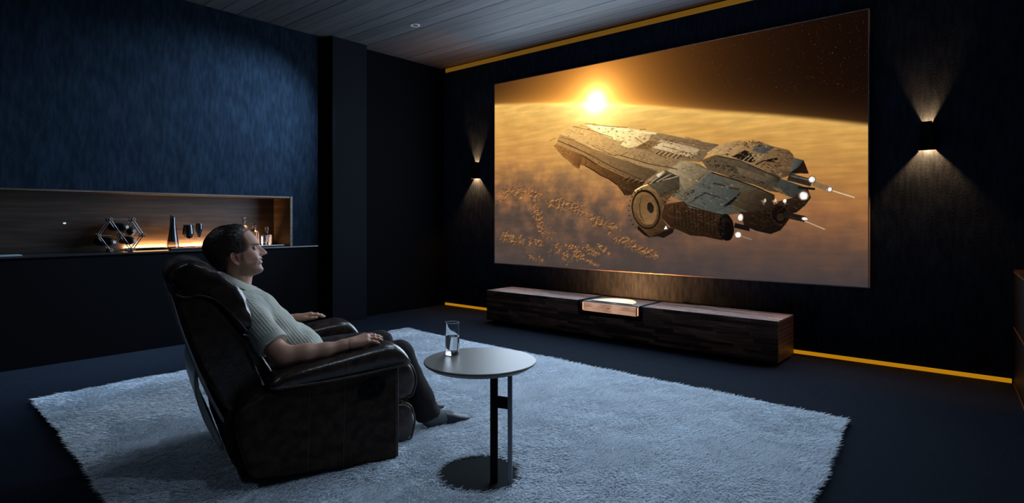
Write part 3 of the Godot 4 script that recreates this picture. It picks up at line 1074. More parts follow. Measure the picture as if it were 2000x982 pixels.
func build_rug() -> void:
	var o := thing("rug", "large white shaggy rug under the recliner and the side table", "rug", Vector3(-2.6, 0, -2.3))
	var c := [Vector2(-4.64, -0.835), Vector2(-4.72, -3.875), Vector2(-0.665, -3.715), Vector2(-0.46, -0.62)]
	var poly := PackedVector2Array()
	for k in 4:
		var a: Vector2 = c[k]
		var b: Vector2 = c[(k + 1) % 4]
		for s in 24:
			var q := a.lerp(b, s / 24.0)
			var out := Vector2((b - a).y, -(b - a).x).normalized()
			poly.append(q + out * (0.006 * sin(s * 1.7 + k) + 0.006 * sin(s * 0.61 + 2.0 * k)))
	var lay := Transform3D(Basis(Vector3.RIGHT, Vector3.BACK, Vector3.DOWN), Vector3(2.6, 0, 2.3))
	part("backing", M.new().prism(poly, -0.012, -0.0005, 0.003, 2, lay).mesh(), mat(lin(0.6, 0.63, 0.66), 0.9), o)
	var fur := mat(Color.WHITE, 0.8, 0.0, 0.2)
	fur.vertex_color_use_as_albedo = true
	fur.backlight_enabled = true
	fur.backlight = Color(0.7, 0.7, 0.7)
	var m := M.new()
	var rng := RandomNumberGenerator.new()
	rng.seed = 91
	for b in 12:
		var a := rng.randf() * TAU
		var root := Vector3(rng.randf_range(-0.012, 0.012), 0, rng.randf_range(-0.012, 0.012))
		var lean := Vector3(cos(a), 0, sin(a)) * rng.randf_range(0.004, 0.018) + Vector3(0.010, 0, 0.004)
		var tall := rng.randf_range(0.018, 0.028)
		var w := rng.randf_range(0.0012, 0.0020)
		var side := Vector3(-sin(a + 0.6), 0, cos(a + 0.6))
		m.begin()
		var pts := []
		for s in 4:
			var t := s / 3.0
			pts.append(root + lean * t * t * 1.3 + Vector3.UP * tall * (t - 0.25 * t * t))
		for s in 4:
			var ww: float = w * [1.0, 1.0, 0.75, 0.12][s]
			m.vert(pts[s] - side * ww)
			m.vert(pts[s] + side * ww)
		for s in 3:
			m.quad(m.v0 + s * 2, m.v0 + s * 2 + 1, m.v0 + s * 2 + 3, m.v0 + s * 2 + 2)
	var mm := MultiMesh.new()
	mm.transform_format = MultiMesh.TRANSFORM_3D
	mm.use_colors = true
	mm.mesh = m.mesh(180)
	var drift := FastNoiseLite.new()
	drift.frequency = 1.3
	drift.seed = 6
	var tone := FastNoiseLite.new()
	tone.frequency = 3.0
	tone.seed = 16
	var where: Array[Transform3D] = []
	var tint := PackedColorArray()
	var step := 0.0128
	for i in 346:
		for j in 266:
			var q := Vector2(-4.78 + i * step + rng.randf_range(-0.5, 0.5) * step, -3.92 + j * step + rng.randf_range(-0.5, 0.5) * step)
			if not Geometry2D.is_point_in_polygon(q, poly):
				continue
			var stop := false
			for b in bare:
				if Geometry2D.get_closest_point_to_segment(q, b[0], b[1]).distance_to(q) < b[2]:
					stop = true
					break
			if stop:
				continue
			var yaw := drift.get_noise_2d(q.x, q.y) * 3.0 + rng.randf_range(-0.7, 0.7)
			var s := 0.85 + 0.35 * rng.randf() + 0.25 * tone.get_noise_2d(q.x * 2.0, q.y * 2.0)
			where.append(Transform3D(Basis(Vector3.UP, yaw).scaled(Vector3(1.15, s, 1.15)), Vector3(q.x + 2.6, 0.010, q.y + 2.3)))
			var b := 0.84 + 0.08 * tone.get_noise_2d(q.x, q.y) + rng.randf_range(-0.04, 0.04)
			tint.append(Color(b * 0.86, b * 0.93, b))
	mm.instance_count = where.size()
	for i in where.size():
		mm.set_instance_transform(i, where[i])
		mm.set_instance_color(i, tint[i])
	var p := MultiMeshInstance3D.new()
	p.name = "pile"
	p.multimesh = mm
	p.material_override = fur
	o.add_child(p, true)
	p.set_meta("kind", "stuff")
# ---------------------------------------------------------------- recliner: x forward, y up, z towards its right arm
const CHAIR_AT := Vector3(-2.706, 0.0, -1.548)
const CHAIR_TURN := 1.2791

func v2(q: Array) -> Array:
	var out := []
	for i in range(0, q.size(), 2):
		out.append(Vector2(q[i], q[i + 1]))
	return out

# outline in xy drawn across z with puffed ends; dent pushes the middle back where the sitter leans
func pillow(poly: PackedVector2Array, zh: float, dent: float, wrinkle: float, seed_: int) -> M:
	var m := M.new()
	var o := Vector2.ZERO
	for p in poly:
		o += p
	o /= poly.size()
	var noise := FastNoiseLite.new()
	noise.frequency = 9.0
	noise.seed = seed_
	var rings := []
	var n := 30
	for k in n + 1:
		var t := -1.0 + 2.0 * k / n
		t = signf(t) * (1.0 - pow(1.0 - absf(t), 1.5))
		var z := t * zh
		var edge := clampf((zh - absf(z)) / 0.045, 0.0, 1.0)
		var s := 0.72 + 0.28 * sqrt(1.0 - pow(1.0 - edge, 2.0))
		if k == 0 or k == n:
			s = 0.60
		var ring := PackedVector3Array()
		for p in poly:
			var q := o + (p - o) * s
			var w := noise.get_noise_3d(q.x * 1.2, q.y * 1.2, z * 2.2) * wrinkle * (0.5 + 1.2 * clampf((absf(z) - 0.16) / 0.12, 0.0, 1.0))
			q += (q - o).normalized() * w
			q.x -= dent * clampf((0.23 - absf(z)) / 0.08, 0.0, 1.0)
			ring.append(Vector3(q.x, q.y, z))
		rings.append(ring)
	m.loft(rings)
	return m

# a raised seam along a path
func welt(pts: Array, r := 0.0035) -> ArrayMesh:
	return M.new().tube(pts, r, 6).mesh(70)

# short thread stitches along a path
func stitches(pts: Array, gap := 0.012, length := 0.006, r := 0.0013) -> ArrayMesh:
	var m := M.new()
	var left := 0.0
	for i in pts.size() - 1:
		var a: Vector3 = pts[i]
		var b: Vector3 = pts[i + 1]
		var d := a.distance_to(b)
		var t := (b - a) / maxf(d, 1e-6)
		var s := left
		while s + length < d:
			m.tube([a + t * s, a + t * (s + length)], r, 4)
			s += gap
		left = maxf(0.0, s - d)
	return m.mesh(60)

func arm_ring(x: float, zc: float, grow := 0.0) -> PackedVector3Array:
	var yt := along([Vector2(-0.235, 0.452), Vector2(-0.215, 0.478), Vector2(-0.18, 0.498), Vector2(-0.1, 0.517), Vector2(0.06, 0.540), Vector2(0.2, 0.562), Vector2(0.28, 0.570), Vector2(0.325, 0.562), Vector2(0.36, 0.538), Vector2(0.385, 0.505), Vector2(0.398, 0.476)], x)
	var yb := along([Vector2(-0.235, 0.432), Vector2(-0.2, 0.415), Vector2(0.375, 0.447), Vector2(0.398, 0.464)], x)
	var hw := along([Vector2(-0.235, 0.075), Vector2(-0.2, 0.091), Vector2(-0.1, 0.096), Vector2(0.3, 0.100), Vector2(0.365, 0.094), Vector2(0.398, 0.078)], x) + grow
	var ring := PackedVector3Array()
	var c := (yt + yb) / 2
	var h := (yt - yb) / 2 + grow
	for i in 40:
		var a := TAU * i / 40
		var ca := cos(a)
		var sa := sin(a)
		var px := signf(ca) * pow(absf(ca), 0.62)
		var py := signf(sa) * pow(absf(sa), 0.72)
		ring.append(Vector3(x, c + h * py, zc + hw * px))
	return ring

func build_chair() -> void:
	var o := thing("recliner", "dark brown leather recliner armchair that the seated man leans back in", "armchair", CHAIR_AT, CHAIR_TURN)
	var L: Material = K.leather
	part("base", M.new().prism(smooth_poly(v2([-0.30, 0.03, -0.355, 0.09, -0.392, 0.20, -0.402, 0.30, -0.34, 0.36, 0.0, 0.36, 0.28, 0.34, 0.28, 0.05, 0.0, 0.03]), 3), -0.298, 0.298, 0.02).mesh(50), K.leather_dull, o)
	for s in [1, -1]:
		var side := smooth_poly(v2([-0.288, 0.066, -0.315, 0.10, -0.345, 0.21, -0.362, 0.315, -0.335, 0.372, -0.232, 0.425, -0.1, 0.44, 0.10, 0.452, 0.322, 0.462, 0.333, 0.452, 0.333, 0.24, 0.333, 0.028, 0.322, 0.020, 0.10, 0.034]), 3)
		var q := part("side_panel", M.new().prism(side, 0.292 if s > 0 else -0.448, 0.448 if s > 0 else -0.292, 0.014).mesh(50), K.leather_dull, o)
		var rings := []
		for k in 41:
			rings.append(arm_ring(-0.235 + 0.633 * k / 40.0, 0.375 * s))
		q = part("armrest", M.new().loft(rings).mesh(60), L, o, "padded armrest with double seams")
		# seams over the pad and along its lower edge
		var m: Array = []
		for k in 2:
			var r := arm_ring(0.066 + 0.022 * k, 0.375 * s, 0.0012)
			var path := []
			for i in range(-3, 24):
				path.append(r[posmod(i, 40)])
			part("seam", stitches(path, 0.011, 0.006), K.thread, q).set_meta("kind", "stuff")
		var low := []
		for k in 24:
			var t := k / 23.0
			low.append(Vector3(-0.212 + 0.592 * t, 0.440 + 0.026 * t - 0.010 * sin(PI * t), (0.456 + 0.013 * pow(sin(PI * (0.06 + 0.9 * t)), 0.5)) * s))
		part("welt", welt(low, 0.0055), L, q)
		for i in low.size():
			low[i] += Vector3(0, 0.0045, 0.0035 * s)
		part("seam", stitches(low, 0.012, 0.007, 0.0016), K.thread, q).set_meta("kind", "stuff")
		var front := []
		for k in 9:
			front.append(Vector3(0.3245, 0.045 + 0.05 * k, 0.4492 * s))
		part("seam", stitches(front, 0.012, 0.007, 0.0014), K.thread, o).set_meta("kind", "stuff")
		part("front_welt", welt([Vector3(0.333, 0.03, 0.442 * s), Vector3(0.334, 0.24, 0.443 * s), Vector3(0.333, 0.452, 0.442 * s)], 0.005), L, o)
		part("panel_seam", welt([Vector3(0.075, 0.04, 0.4480 * s), Vector3(0.08, 0.25, 0.4485 * s), Vector3(0.082, 0.44, 0.4480 * s)], 0.0016), L, o)
		part("panel_seam", welt([Vector3(-0.08, 0.052, 0.4480 * s), Vector3(-0.075, 0.25, 0.4485 * s), Vector3(-0.07, 0.43, 0.4480 * s)], 0.0016), L, o)
	part("backrest", M.new().prism(smooth_poly(v2([-0.56, 0.905, -0.585, 0.86, -0.548, 0.704, -0.482, 0.515, -0.378, 0.315, -0.30, 0.27, -0.20, 0.34, -0.235, 0.46, -0.305, 0.62, -0.39, 0.76, -0.46, 0.84, -0.52, 0.885]), 3), -0.292, 0.292, 0.024, 4).mesh(60), L, o)
	var vinyl := triplanar(mat(lin(0.16, 0.17, 0.18), 0.42, 0.0, 0.5), Vector3(3, 3, 3), false)
	vinyl.heightmap_enabled = true
	vinyl.heightmap_texture = K.leather.heightmap_texture
	vinyl.heightmap_scale = 0.04
	part("back_panel", M.new().prism(smooth_poly(v2([-0.580, 0.84, -0.591, 0.845, -0.553, 0.695, -0.493, 0.51, -0.45, 0.40, -0.392, 0.275, -0.38, 0.28, -0.438, 0.405, -0.481, 0.515, -0.545, 0.70]), 3), -0.27, 0.294, 0.003, 2).mesh(50), vinyl, o, "pale grey panel closing the back of the chair")
	part("rear_skirt", M.new().prism(smooth_poly(v2([-0.486, 0.52, -0.484, 0.47, -0.478, 0.42, -0.448, 0.33, -0.402, 0.21, -0.385, 0.165, -0.397, 0.158, -0.462, 0.29, -0.494, 0.40, -0.500, 0.47, -0.497, 0.53]), 3), -0.285, 0.285, 0.004, 2).mesh(50), vinyl, o, "loose pale grey skirt hanging behind the back")
	var roll := smooth_poly(v2([-0.570, 0.868, -0.582, 0.912, -0.562, 0.952, -0.518, 0.977, -0.462, 0.966, -0.395, 0.915, -0.330, 0.850, -0.290, 0.785, -0.268, 0.71, -0.268, 0.66, -0.300, 0.665, -0.355, 0.742, -0.425, 0.822, -0.490, 0.850, -0.545, 0.842]), 3)
	var head := part("headrest", pillow(roll, 0.302, 0.022, 0.014, 5).mesh(60), L, o, "big rolled leather head pillow")
	var edge := []
	for p in smooth_poly(v2([-0.590, 0.862, -0.545, 0.836, -0.490, 0.848, -0.425, 0.822, -0.355, 0.742, -0.300, 0.668, -0.272, 0.652]), 3).slice(0, 23):
		edge.append(Vector3(p.x + 0.006, p.y - 0.012, 0.297))
	part("welt", welt(edge, 0.005), L, head)
	for i in edge.size():
		edge[i] += Vector3(0.002, 0.003, 0.0045)
	part("seam", stitches(edge, 0.011, 0.006, 0.0013), K.thread, head).set_meta("kind", "stuff")
	part("back_cushion", pillow(smooth_poly(v2([-0.285, 0.655, -0.258, 0.60, -0.222, 0.53, -0.185, 0.465, -0.178, 0.42, -0.25, 0.40, -0.31, 0.52, -0.345, 0.62, -0.33, 0.665]), 3), 0.285, 0.05, 0.005, 9).mesh(60), L, o, "lower back cushion")
	part("seat_cushion", M.new().prism(smooth_poly(v2([-0.26, 0.29, -0.26, 0.385, -0.1, 0.385, 0.12, 0.39, 0.34, 0.425, 0.44, 0.415, 0.455, 0.36, 0.40, 0.31, 0.1, 0.28]), 3), -0.285, 0.285, 0.03, 4).mesh(60), L, o)
	var foot_pad := v2([0.29, 0.245, 0.29, 0.425, 0.40, 0.437, 0.475, 0.415, 0.508, 0.33, 0.485, 0.25, 0.42, 0.238])
	part("footrest", pillow(smooth_poly(foot_pad, 3), 0.288, 0.0, 0.004, 12).mesh(60), L, o, "upper footrest pad")
	part("footrest", pillow(smooth_poly(v2([0.29, 0.04, 0.29, 0.222, 0.42, 0.228, 0.478, 0.20, 0.500, 0.12, 0.478, 0.03, 0.40, 0.02]), 3), 0.288, 0.0, 0.004, 13).mesh(60), L, o, "lower footrest pad")
	for k in 2:
		var path := []
		for p in smooth_poly(v2([0.40, 0.437, 0.475, 0.415, 0.508, 0.33, 0.485, 0.25, 0.45, 0.24] if k == 0 else [0.42, 0.228, 0.478, 0.20, 0.500, 0.12, 0.478, 0.03, 0.45, 0.025]), 4).slice(0, 15):
			path.append(Vector3(p.x, p.y, 0.272))
		part("footrest_welt", welt(path, 0.005), L, o)
	# release handle in an oval cup on the outer side
	var ring := []
	var cup := PackedVector2Array()
	for k in 28:
		var a := TAU * k / 28
		ring.append(Vector3(0.208 + 0.060 * cos(a) - 0.006 * sin(a), 0.372 + 0.041 * sin(a) + 0.014 * cos(a), 0.449))
		cup.append(Vector2(ring[k].x, ring[k].y))
	var h := part("release_handle", M.new().tube(ring, 0.007, 8, true).mesh(70), K.black_metal, o, "black oval cup with a pull lever")
	part("cup", M.new().prism(cup, 0.440, 0.4495).mesh(), K.black, h)
	part("lever", M.new().box(Vector3(0.205, 0.374, 0.455), Vector3(0.062, 0.022, 0.012), 0.005, Basis(Vector3.BACK, 0.25)).box(Vector3(0.222, 0.378, 0.455), Vector3(0.026, 0.046, 0.012), 0.005, Basis(Vector3.BACK, 0.25)).mesh(), K.black_metal, h)
	part("tag", M.new().box(Vector3(-0.333, 0.185, 0.430), Vector3(0.004, 0.05, 0.003), 0.0005, Basis(Vector3.BACK, 0.29)).mesh(), mat(lin(0.55, 0.46, 0.02), 0.6), o, "narrow yellow cloth tag in the seam")
	bare.append_array([[Vector2(-2.78, -1.42), Vector2(-2.66, -1.82), 0.20]])
# ---------------------------------------------------------------- the man, in the recliner's axes
const ZU := 0.00037221      # one step of the head's outline, metres

func hand(m: M, wrist: Vector3, along_: Vector3, back: Vector3, thumb_side: float, cell: float, relax: float) -> void:
	var d := along_.normalized()
	var up := (back - d * back.dot(d)).normalized()
	var s := d.cross(up).normalized() * thumb_side     # towards the thumb
	var at := func(f: float, u: float, t: float) -> Vector3: return wrist + d * f + up * u + s * t
	var b := Blob.new()
	b.bone(at.call(-0.03, 0.0, 0.0), at.call(0.012, 0.0, 0.0), 0.0255, 0.0235, 0.02)
	# palm: four rays from the wrist to the knuckles
	var lat := [0.030, 0.0105, -0.0095, -0.0285]
	var kf := [0.086, 0.090, 0.086, 0.078]
	var ku := [0.006, 0.009, 0.007, 0.001]
	for i in 4:
		b.bone(at.call(0.008, 0.0, lat[i] * 0.5), at.call(kf[i], ku[i], lat[i]), 0.0165, 0.0118, 0.016)
	b.bone(at.call(0.02, -0.010, 0.014), at.call(0.055, -0.010, 0.030), 0.014, 0.012, 0.015)
	b.bone(at.call(0.02, -0.010, -0.016), at.call(0.06, -0.009, -0.026), 0.013, 0.011, 0.015)
	var len := [0.070, 0.078, 0.073, 0.057]
	for i in 4:
		var p: Vector3 = at.call(kf[i], ku[i], lat[i])
		var pitch: float = -0.20 - relax * 0.5
		var yaw: float = [0.10, 0.03, -0.05, -0.14][i]
		var r: float = [0.0092, 0.0095, 0.0090, 0.0080][i]
		for j in 3:
			var l: float = len[i] * [0.46, 0.30, 0.24][j]
			var dir := (d * cos(pitch) + up * sin(pitch)).normalized()
			dir = (dir * cos(yaw) + s * sin(yaw)).normalized()
			var q := p + dir * l
			b.bone(p, q, r, r * [0.94, 0.93, 0.82][j], 0.0035 if j else 0.007)
			b.bone(p + up * 0.001, p + up * 0.0015, r * 1.04, r * 1.04, 0.004)
			p = q
			r *= [0.94, 0.93, 0.82][j]
			pitch -= [0.16, 0.10, 0.0][j] + relax * 0.35
	# thumb from the side of the palm
	var t0: Vector3 = at.call(0.018, -0.006, 0.018)
	var t1: Vector3 = at.call(0.048, -0.010, 0.040)
	var t2: Vector3 = at.call(0.080, -0.011, 0.056)
	var t3: Vector3 = at.call(0.106, -0.013, 0.058)
	b.bone(t0, t1, 0.014, 0.0118, 0.012)
	b.bone(t1, t2, 0.0115, 0.0098, 0.005)
	b.bone(t2, t3, 0.0098, 0.0082, 0.004)
	b.add_to(m, cell)

func head_front(y: float) -> float:
	return along(HEAD_FRONT, y)

const HEAD_FRONT := [Vector2(92, 345), Vector2(97, 470), Vector2(108, 540), Vector2(125, 572), Vector2(140, 592), Vector2(165, 622), Vector2(190, 646), Vector2(220, 672), Vector2(245, 692), Vector2(275, 712), Vector2(300, 726), Vector2(325, 736), Vector2(342, 733), Vector2(360, 727), Vector2(385, 722), Vector2(420, 730), Vector2(455, 740), Vector2(490, 748), Vector2(510, 754), Vector2(530, 758), Vector2(548, 758), Vector2(572, 759), Vector2(592, 759), Vector2(612, 759), Vector2(640, 771), Vector2(665, 785), Vector2(690, 780), Vector2(705, 768), Vector2(720, 745), Vector2(735, 706), Vector2(746, 672), Vector2(757, 656), Vector2(775, 652), Vector2(800, 648), Vector2(860, 640), Vector2(900, 636), Vector2(960, 628)]
const HEAD_BACK := [Vector2(92, 335), Vector2(97, 300), Vector2(108, 262), Vector2(125, 225), Vector2(150, 190), Vector2(175, 165), Vector2(210, 132), Vector2(240, 110), Vector2(280, 90), Vector2(310, 79), Vector2(345, 73), Vector2(370, 73), Vector2(400, 78), Vector2(430, 87), Vector2(480, 110), Vector2(540, 145), Vector2(580, 175), Vector2(620, 207), Vector2(660, 240), Vector2(700, 268), Vector2(740, 285), Vector2(780, 290), Vector2(860, 282), Vector2(960, 268)]
const HEAD_HALF := [Vector2(92, 8), Vector2(97, 70), Vector2(108, 105), Vector2(125, 135), Vector2(150, 160), Vector2(175, 175), Vector2(210, 190), Vector2(260, 201), Vector2(320, 205), Vector2(380, 204), Vector2(430, 199), Vector2(480, 192), Vector2(540, 184), Vector2(600, 174), Vector2(650, 163), Vector2(690, 150), Vector2(720, 141), Vector2(740, 137), Vector2(757, 136), Vector2(790, 142), Vector2(850, 155), Vector2(960, 178)]
const NOSE := [Vector2(330, 0), Vector2(345, 6), Vector2(365, 22), Vector2(400, 52), Vector2(425, 73), Vector2(445, 85), Vector2(457, 87), Vector2(470, 81), Vector2(482, 60), Vector2(492, 28), Vector2(500, 8), Vector2(512, 0)]

# where the hairline lies on the side of the head
func hair_line(y: float) -> float:
	return along([Vector2(90, 640), Vector2(120, 610), Vector2(150, 590), Vector2(180, 532), Vector2(215, 518), Vector2(245, 524), Vector2(300, 556), Vector2(370, 574), Vector2(425, 556), Vector2(445, 500), Vector2(470, 400), Vector2(500, 362), Vector2(600, 352), Vector2(680, 335), Vector2(720, 240), Vector2(760, 180)], y)

func hair_mask(x: float, y: float) -> float:
	return clampf((hair_line(y) - x) / 26.0 + 0.5, 0.0, 1.0)

func head_to(p: Vector3, h: Basis, o: Vector3) -> Vector3:
	return o + h * p

func build_man() -> void:
	var man := thing("person", "man with short dark hair and ribbed grey polo, leaning back in the recliner", "person", CHAIR_AT, CHAIR_TURN)
	var skin_c := Color(0.49, 0.26, 0.175)
	var m := M.new()
	m.col = skin_c
	# ---- arms, neck and trunk
	var b := Blob.new()
	b.bone(Vector3(-0.325, 0.75, 0), Vector3(-0.292, 0.89, 0), 0.060, 0.054, 0.04)
	for s in [1, -1]:
		b.bone(Vector3(-0.305, 0.75, 0.04 * s), Vector3(-0.29, 0.727, 0.175 * s), 0.056, 0.050, 0.04)
	b.bone(Vector3(-0.245, 0.69, -0.07), Vector3(-0.245, 0.69, 0.07), 0.09, 0.09, 0.06)
	b.bone(Vector3(-0.15, 0.60, -0.06), Vector3(-0.15, 0.60, 0.06), 0.088, 0.088, 0.06)
	b.bone(Vector3(-0.03, 0.50, -0.05), Vector3(-0.03, 0.50, 0.05), 0.09, 0.09, 0.06)
	b.bone(Vector3(-0.29, 0.725, 0.19), Vector3(-0.170, 0.556, 0.325), 0.050, 0.045, 0.03)
	b.chain([Vector3(-0.170, 0.556, 0.325), Vector3(-0.152, 0.540, 0.345), Vector3(-0.07, 0.549, 0.370), Vector3(0.015, 0.556, 0.382), Vector3(0.095, 0.570, 0.388), Vector3(0.125, 0.578, 0.389)], [0.045, 0.048, 0.044, 0.035, 0.0265, 0.024], 0.02)
	b.bone(Vector3(-0.29, 0.725, -0.19), Vector3(-0.235, 0.555, -0.335), 0.050, 0.042, 0.03)
	b.chain([Vector3(-0.235, 0.555, -0.335), Vector3(-0.13, 0.560, -0.362), Vector3(-0.04, 0.572, -0.372), Vector3(0.030, 0.586, -0.376), Vector3(0.055, 0.590, -0.377)], [0.043, 0.041, 0.033, 0.0255, 0.024], 0.02)
	for s in [1, -1]:
		b.bone(Vector3(0.0, 0.46, 0.08 * s), Vector3(0.47, 0.44 + (0.0 if s > 0 else 0.012), 0.118 * s), 0.06, 0.045, 0.04)
		b.bone(Vector3(0.47, 0.44, 0.118 * s), Vector3(0.63, 0.10, 0.128 * s), 0.043, 0.032, 0.03)
	b.add_to(m, 0.0085)
	# ---- hands
	hand(m, Vector3(0.118, 0.576, 0.389), Vector3(1.0, 0.16, 0.02), Vector3(-0.12, 1, 0.20), -1.0, 0.0026, 0.10)
	hand(m, Vector3(0.046, 0.590, -0.377), Vector3(1.0, 0.10, 0.03), Vector3(-0.08, 1, -0.12), 1.0, 0.0026, 0.06)
	# ---- head: slices from crown to neck, then nose, sockets, lips and jaw
	var ho := Vector3(-0.316, 0.999, 0.0)
	var yaw := 0.1274
	var hb := Basis(Vector3(cos(yaw), 0, sin(yaw)), Vector3.UP, Vector3(-sin(yaw), 0, cos(yaw)))
	var ys := []
	for k in 18:
		ys.append(92.0 + 68.0 * pow(k / 18.0, 1.7))
	for k in 96:
		ys.append(160.0 + 620.0 * k / 95.0)
	ys.append_array([800.0, 840.0, 900.0, 950.0])
	var N := 128
	var skin_rings := []
	var hair_rings := []
	var tint := []
	var lump := FastNoiseLite.new()
	lump.frequency = 60.0
	lump.fractal_octaves = 2
	var ridge := FastNoiseLite.new()
	ridge.frequency = 1.0
	ridge.fractal_octaves = 3
	for y in ys:
		var f := along(HEAD_FRONT, y)
		var k := along(HEAD_BACK, y)
		var w := along(HEAD_HALF, y) * ZU
		var c := (f + k) / 2
		var a := (f - k) / 2
		var below := clampf((y - 560.0) / 120.0, 0.0, 1.0) * (1.0 - clampf((y - 735.0) / 25.0, 0.0, 1.0))
		var ring := PackedVector3Array()
		var cap := PackedVector3Array()
		for i in N:
			var g := TAU * i / N
			var cx := signf(cos(g)) * pow(absf(cos(g)), 0.92)
			var sz := signf(sin(g)) * pow(absf(sin(g)), 0.92)
			var x := c + a * cx
			var narrow := 1.0 - (0.15 + 0.14 * below) * maxf(0.0, cos(g)) - 0.05 * maxf(0.0, -cos(g))
			var z := w * sz * narrow
			var az := absf(z)
			var front := maxf(0.0, cos(g))
			var out := 0.0
			if front > 0.0:
				# sockets, brow, cheekbones, folds
				out -= 0.0085 * bell(y - 388, 34) * bell(az - 0.031, 0.015)
				out += 0.0035 * bell(y - 335, 22) * bell(az - 0.026, 0.020)
				out += 0.0050 * bell(y - 452, 50) * bell(az - 0.048, 0.018)
				out -= 0.0030 * bell(y - 555, 40) * bell(az - 0.052, 0.012)
				out += 0.0035 * bell(y - 520, 30) * bell(az - 0.036, 0.010)
				out -= 0.0028 * bell(y - 550, 55) * bell(az - 0.0275 - (y - 550) * 0.00006, 0.004)
				out -= 0.0045 * bell(y - 548 + az * 700.0, 7) * clampf((0.028 - az) / 0.006, 0.0, 1.0)
				out += 0.0052 * bell(y - 576, 17) * bell(az, 0.020)
				out += 0.0058 * bell(y - 530, 14) * bell(az, 0.021)
				out -= 0.0020 * bell(y - 512, 14) * bell(az, 0.004)
				out += 0.0045 * bell(y - 470, 16) * bell(az - 0.0150, 0.0065)
				out -= 0.0045 * bell(y - 489, 6) * bell(az - 0.0085, 0.0045)
			var nose := along(NOSE, y) * ZU * front
			var ns := along([Vector2(340, 0.0075), Vector2(400, 0.0085), Vector2(440, 0.0115), Vector2(465, 0.0140), Vector2(500, 0.0150)], y)
			nose *= exp(-pow(az / ns, 2.0))
			var dir := Vector3(cos(g) / maxf(a * ZU, 0.004), 0, sin(g) / maxf(w, 0.004)).normalized()
			var P := Vector3((x - 425.6) * ZU, (425.6 - y) * ZU, z) + dir * out + Vector3(nose, 0, 0)
			var scalp := hair_mask(x - 14.0, y)
			var nrm := (Vector3(cos(g) * w, 0.0, sin(g) * a * ZU).normalized() + Vector3.UP * clampf((250.0 - y) / 160.0, 0.0, 3.0)).normalized()
			ring.append(head_to(P - nrm * 0.0065 * scalp, hb, ho))
			# colour of the skin here
			var col := skin_c
			var beard := clampf((y - along([Vector2(380, 720), Vector2(500, 705), Vector2(535, 470), Vector2(560, 450)], x) * 0.0 - along([Vector2(480, 470), Vector2(540, 480), Vector2(580, 560), Vector2(640, 575), Vector2(700, 545), Vector2(730, 502), Vector2(790, 500)], x)) / 26.0, 0.0, 1.0)
			beard *= clampf((755.0 - y) / 22.0, 0.0, 1.0) * clampf((x - 478.0) / 36.0, 0.0, 1.0)
			beard *= 0.72 + 0.28 * lump.get_noise_3d(P.x * 6.0, P.y * 6.0, P.z * 6.0)
			col = col.lerp(Color(0.105, 0.050, 0.028), clampf(beard, 0.0, 1.0) * 0.82)
			col = col.lerp(Color(0.42, 0.16, 0.13), 0.30 * bell(y - 470, 60) * bell(az - 0.04, 0.03) * front)
			var lips := maxf(bell(y - 574, 11), bell(y - 534, 8)) * clampf((0.026 - az) / 0.006, 0.0, 1.0) * front
			col = col.lerp(Color(0.40, 0.15, 0.13), clampf(lips, 0.0, 1.0) * 0.85)
			col = col.lerp(Color(0.03, 0.012, 0.01), bell(y - 549 + az * 700.0, 5) * clampf((0.027 - az) / 0.004, 0.0, 1.0) * front * 0.9)
			var brow := clampf(1.5 - absf(y - 340.0 - 260.0 * absf(az - 0.030)) / 8.0, 0.0, 1.0) * clampf((az - 0.012) / 0.004, 0.0, 1.0) * clampf((0.054 - az) / 0.008, 0.0, 1.0) * (1.0 if cos(g) > 0.2 else 0.0)
			col = col.lerp(Color(0.035, 0.020, 0.013), brow * 0.85)
			var mask := hair_mask(x, y)
			col = col.lerp(Color(0.030, 0.021, 0.016), clampf(mask * 1.2, 0.0, 1.0))
			var side := clampf(1.0 - absf(x - 528.0) / 26.0, 0.0, 1.0) * clampf((y - 420.0) / 30.0, 0.0, 1.0) * clampf((560.0 - y) / 40.0, 0.0, 1.0)
			col = col.lerp(Color(0.045, 0.026, 0.017), side * 0.8)
			tint.append(col)
			# hair lies a finger's breadth over the scalp and thins out at its edge and on the nape
			var thick := along([Vector2(90, 0.0075), Vector2(170, 0.011), Vector2(330, 0.009), Vector2(520, 0.0055), Vector2(700, 0.003)], y)
			var comb := ridge.get_noise_3d(P.x * 34.0 + P.y * 26.0, P.y * 70.0 - P.x * 40.0, P.z * 130.0)
			var depth := clampf((hair_line(y) - x) / 75.0, 0.0, 1.0)
			var lift := lerpf(-0.0075, -thick * 0.35 + 0.0028 * comb, pow(depth, 0.5)) if mask > 0.0 else -0.009
			cap.append(head_to(P + nrm * lift, hb, ho))
		skin_rings.append(ring)
		hair_rings.append(cap)
	var first := m.v.size()
	m.loft(skin_rings)
	for i in tint.size():
		m.c[first + i] = tint[i]
	# ---- ears
	for s in [1.0, -1.0]:
		var eo := Vector3((446.0 - 425.6) * ZU, (425.6 - 519.0) * ZU, 0.0735 * s)
		var lng := Vector3(-0.50, 0.86, 0.06 * s).normalized()
		var wid := Vector3(-0.80, -0.47, 0.42 * s).normalized()
		var outw := wid.cross(lng).normalized()
		if outw.z * s < 0.0:
			outw = -outw
		var rings := []
		var prof := [[0.0, 0.000], [0.16, -0.001], [0.34, 0.001], [0.46, 0.0065], [0.58, 0.0075], [0.70, 0.0045], [0.80, 0.0050], [0.90, 0.0095], [0.98, 0.0095], [1.03, 0.0065], [1.02, 0.0020], [0.85, -0.003], [0.4, -0.010]]
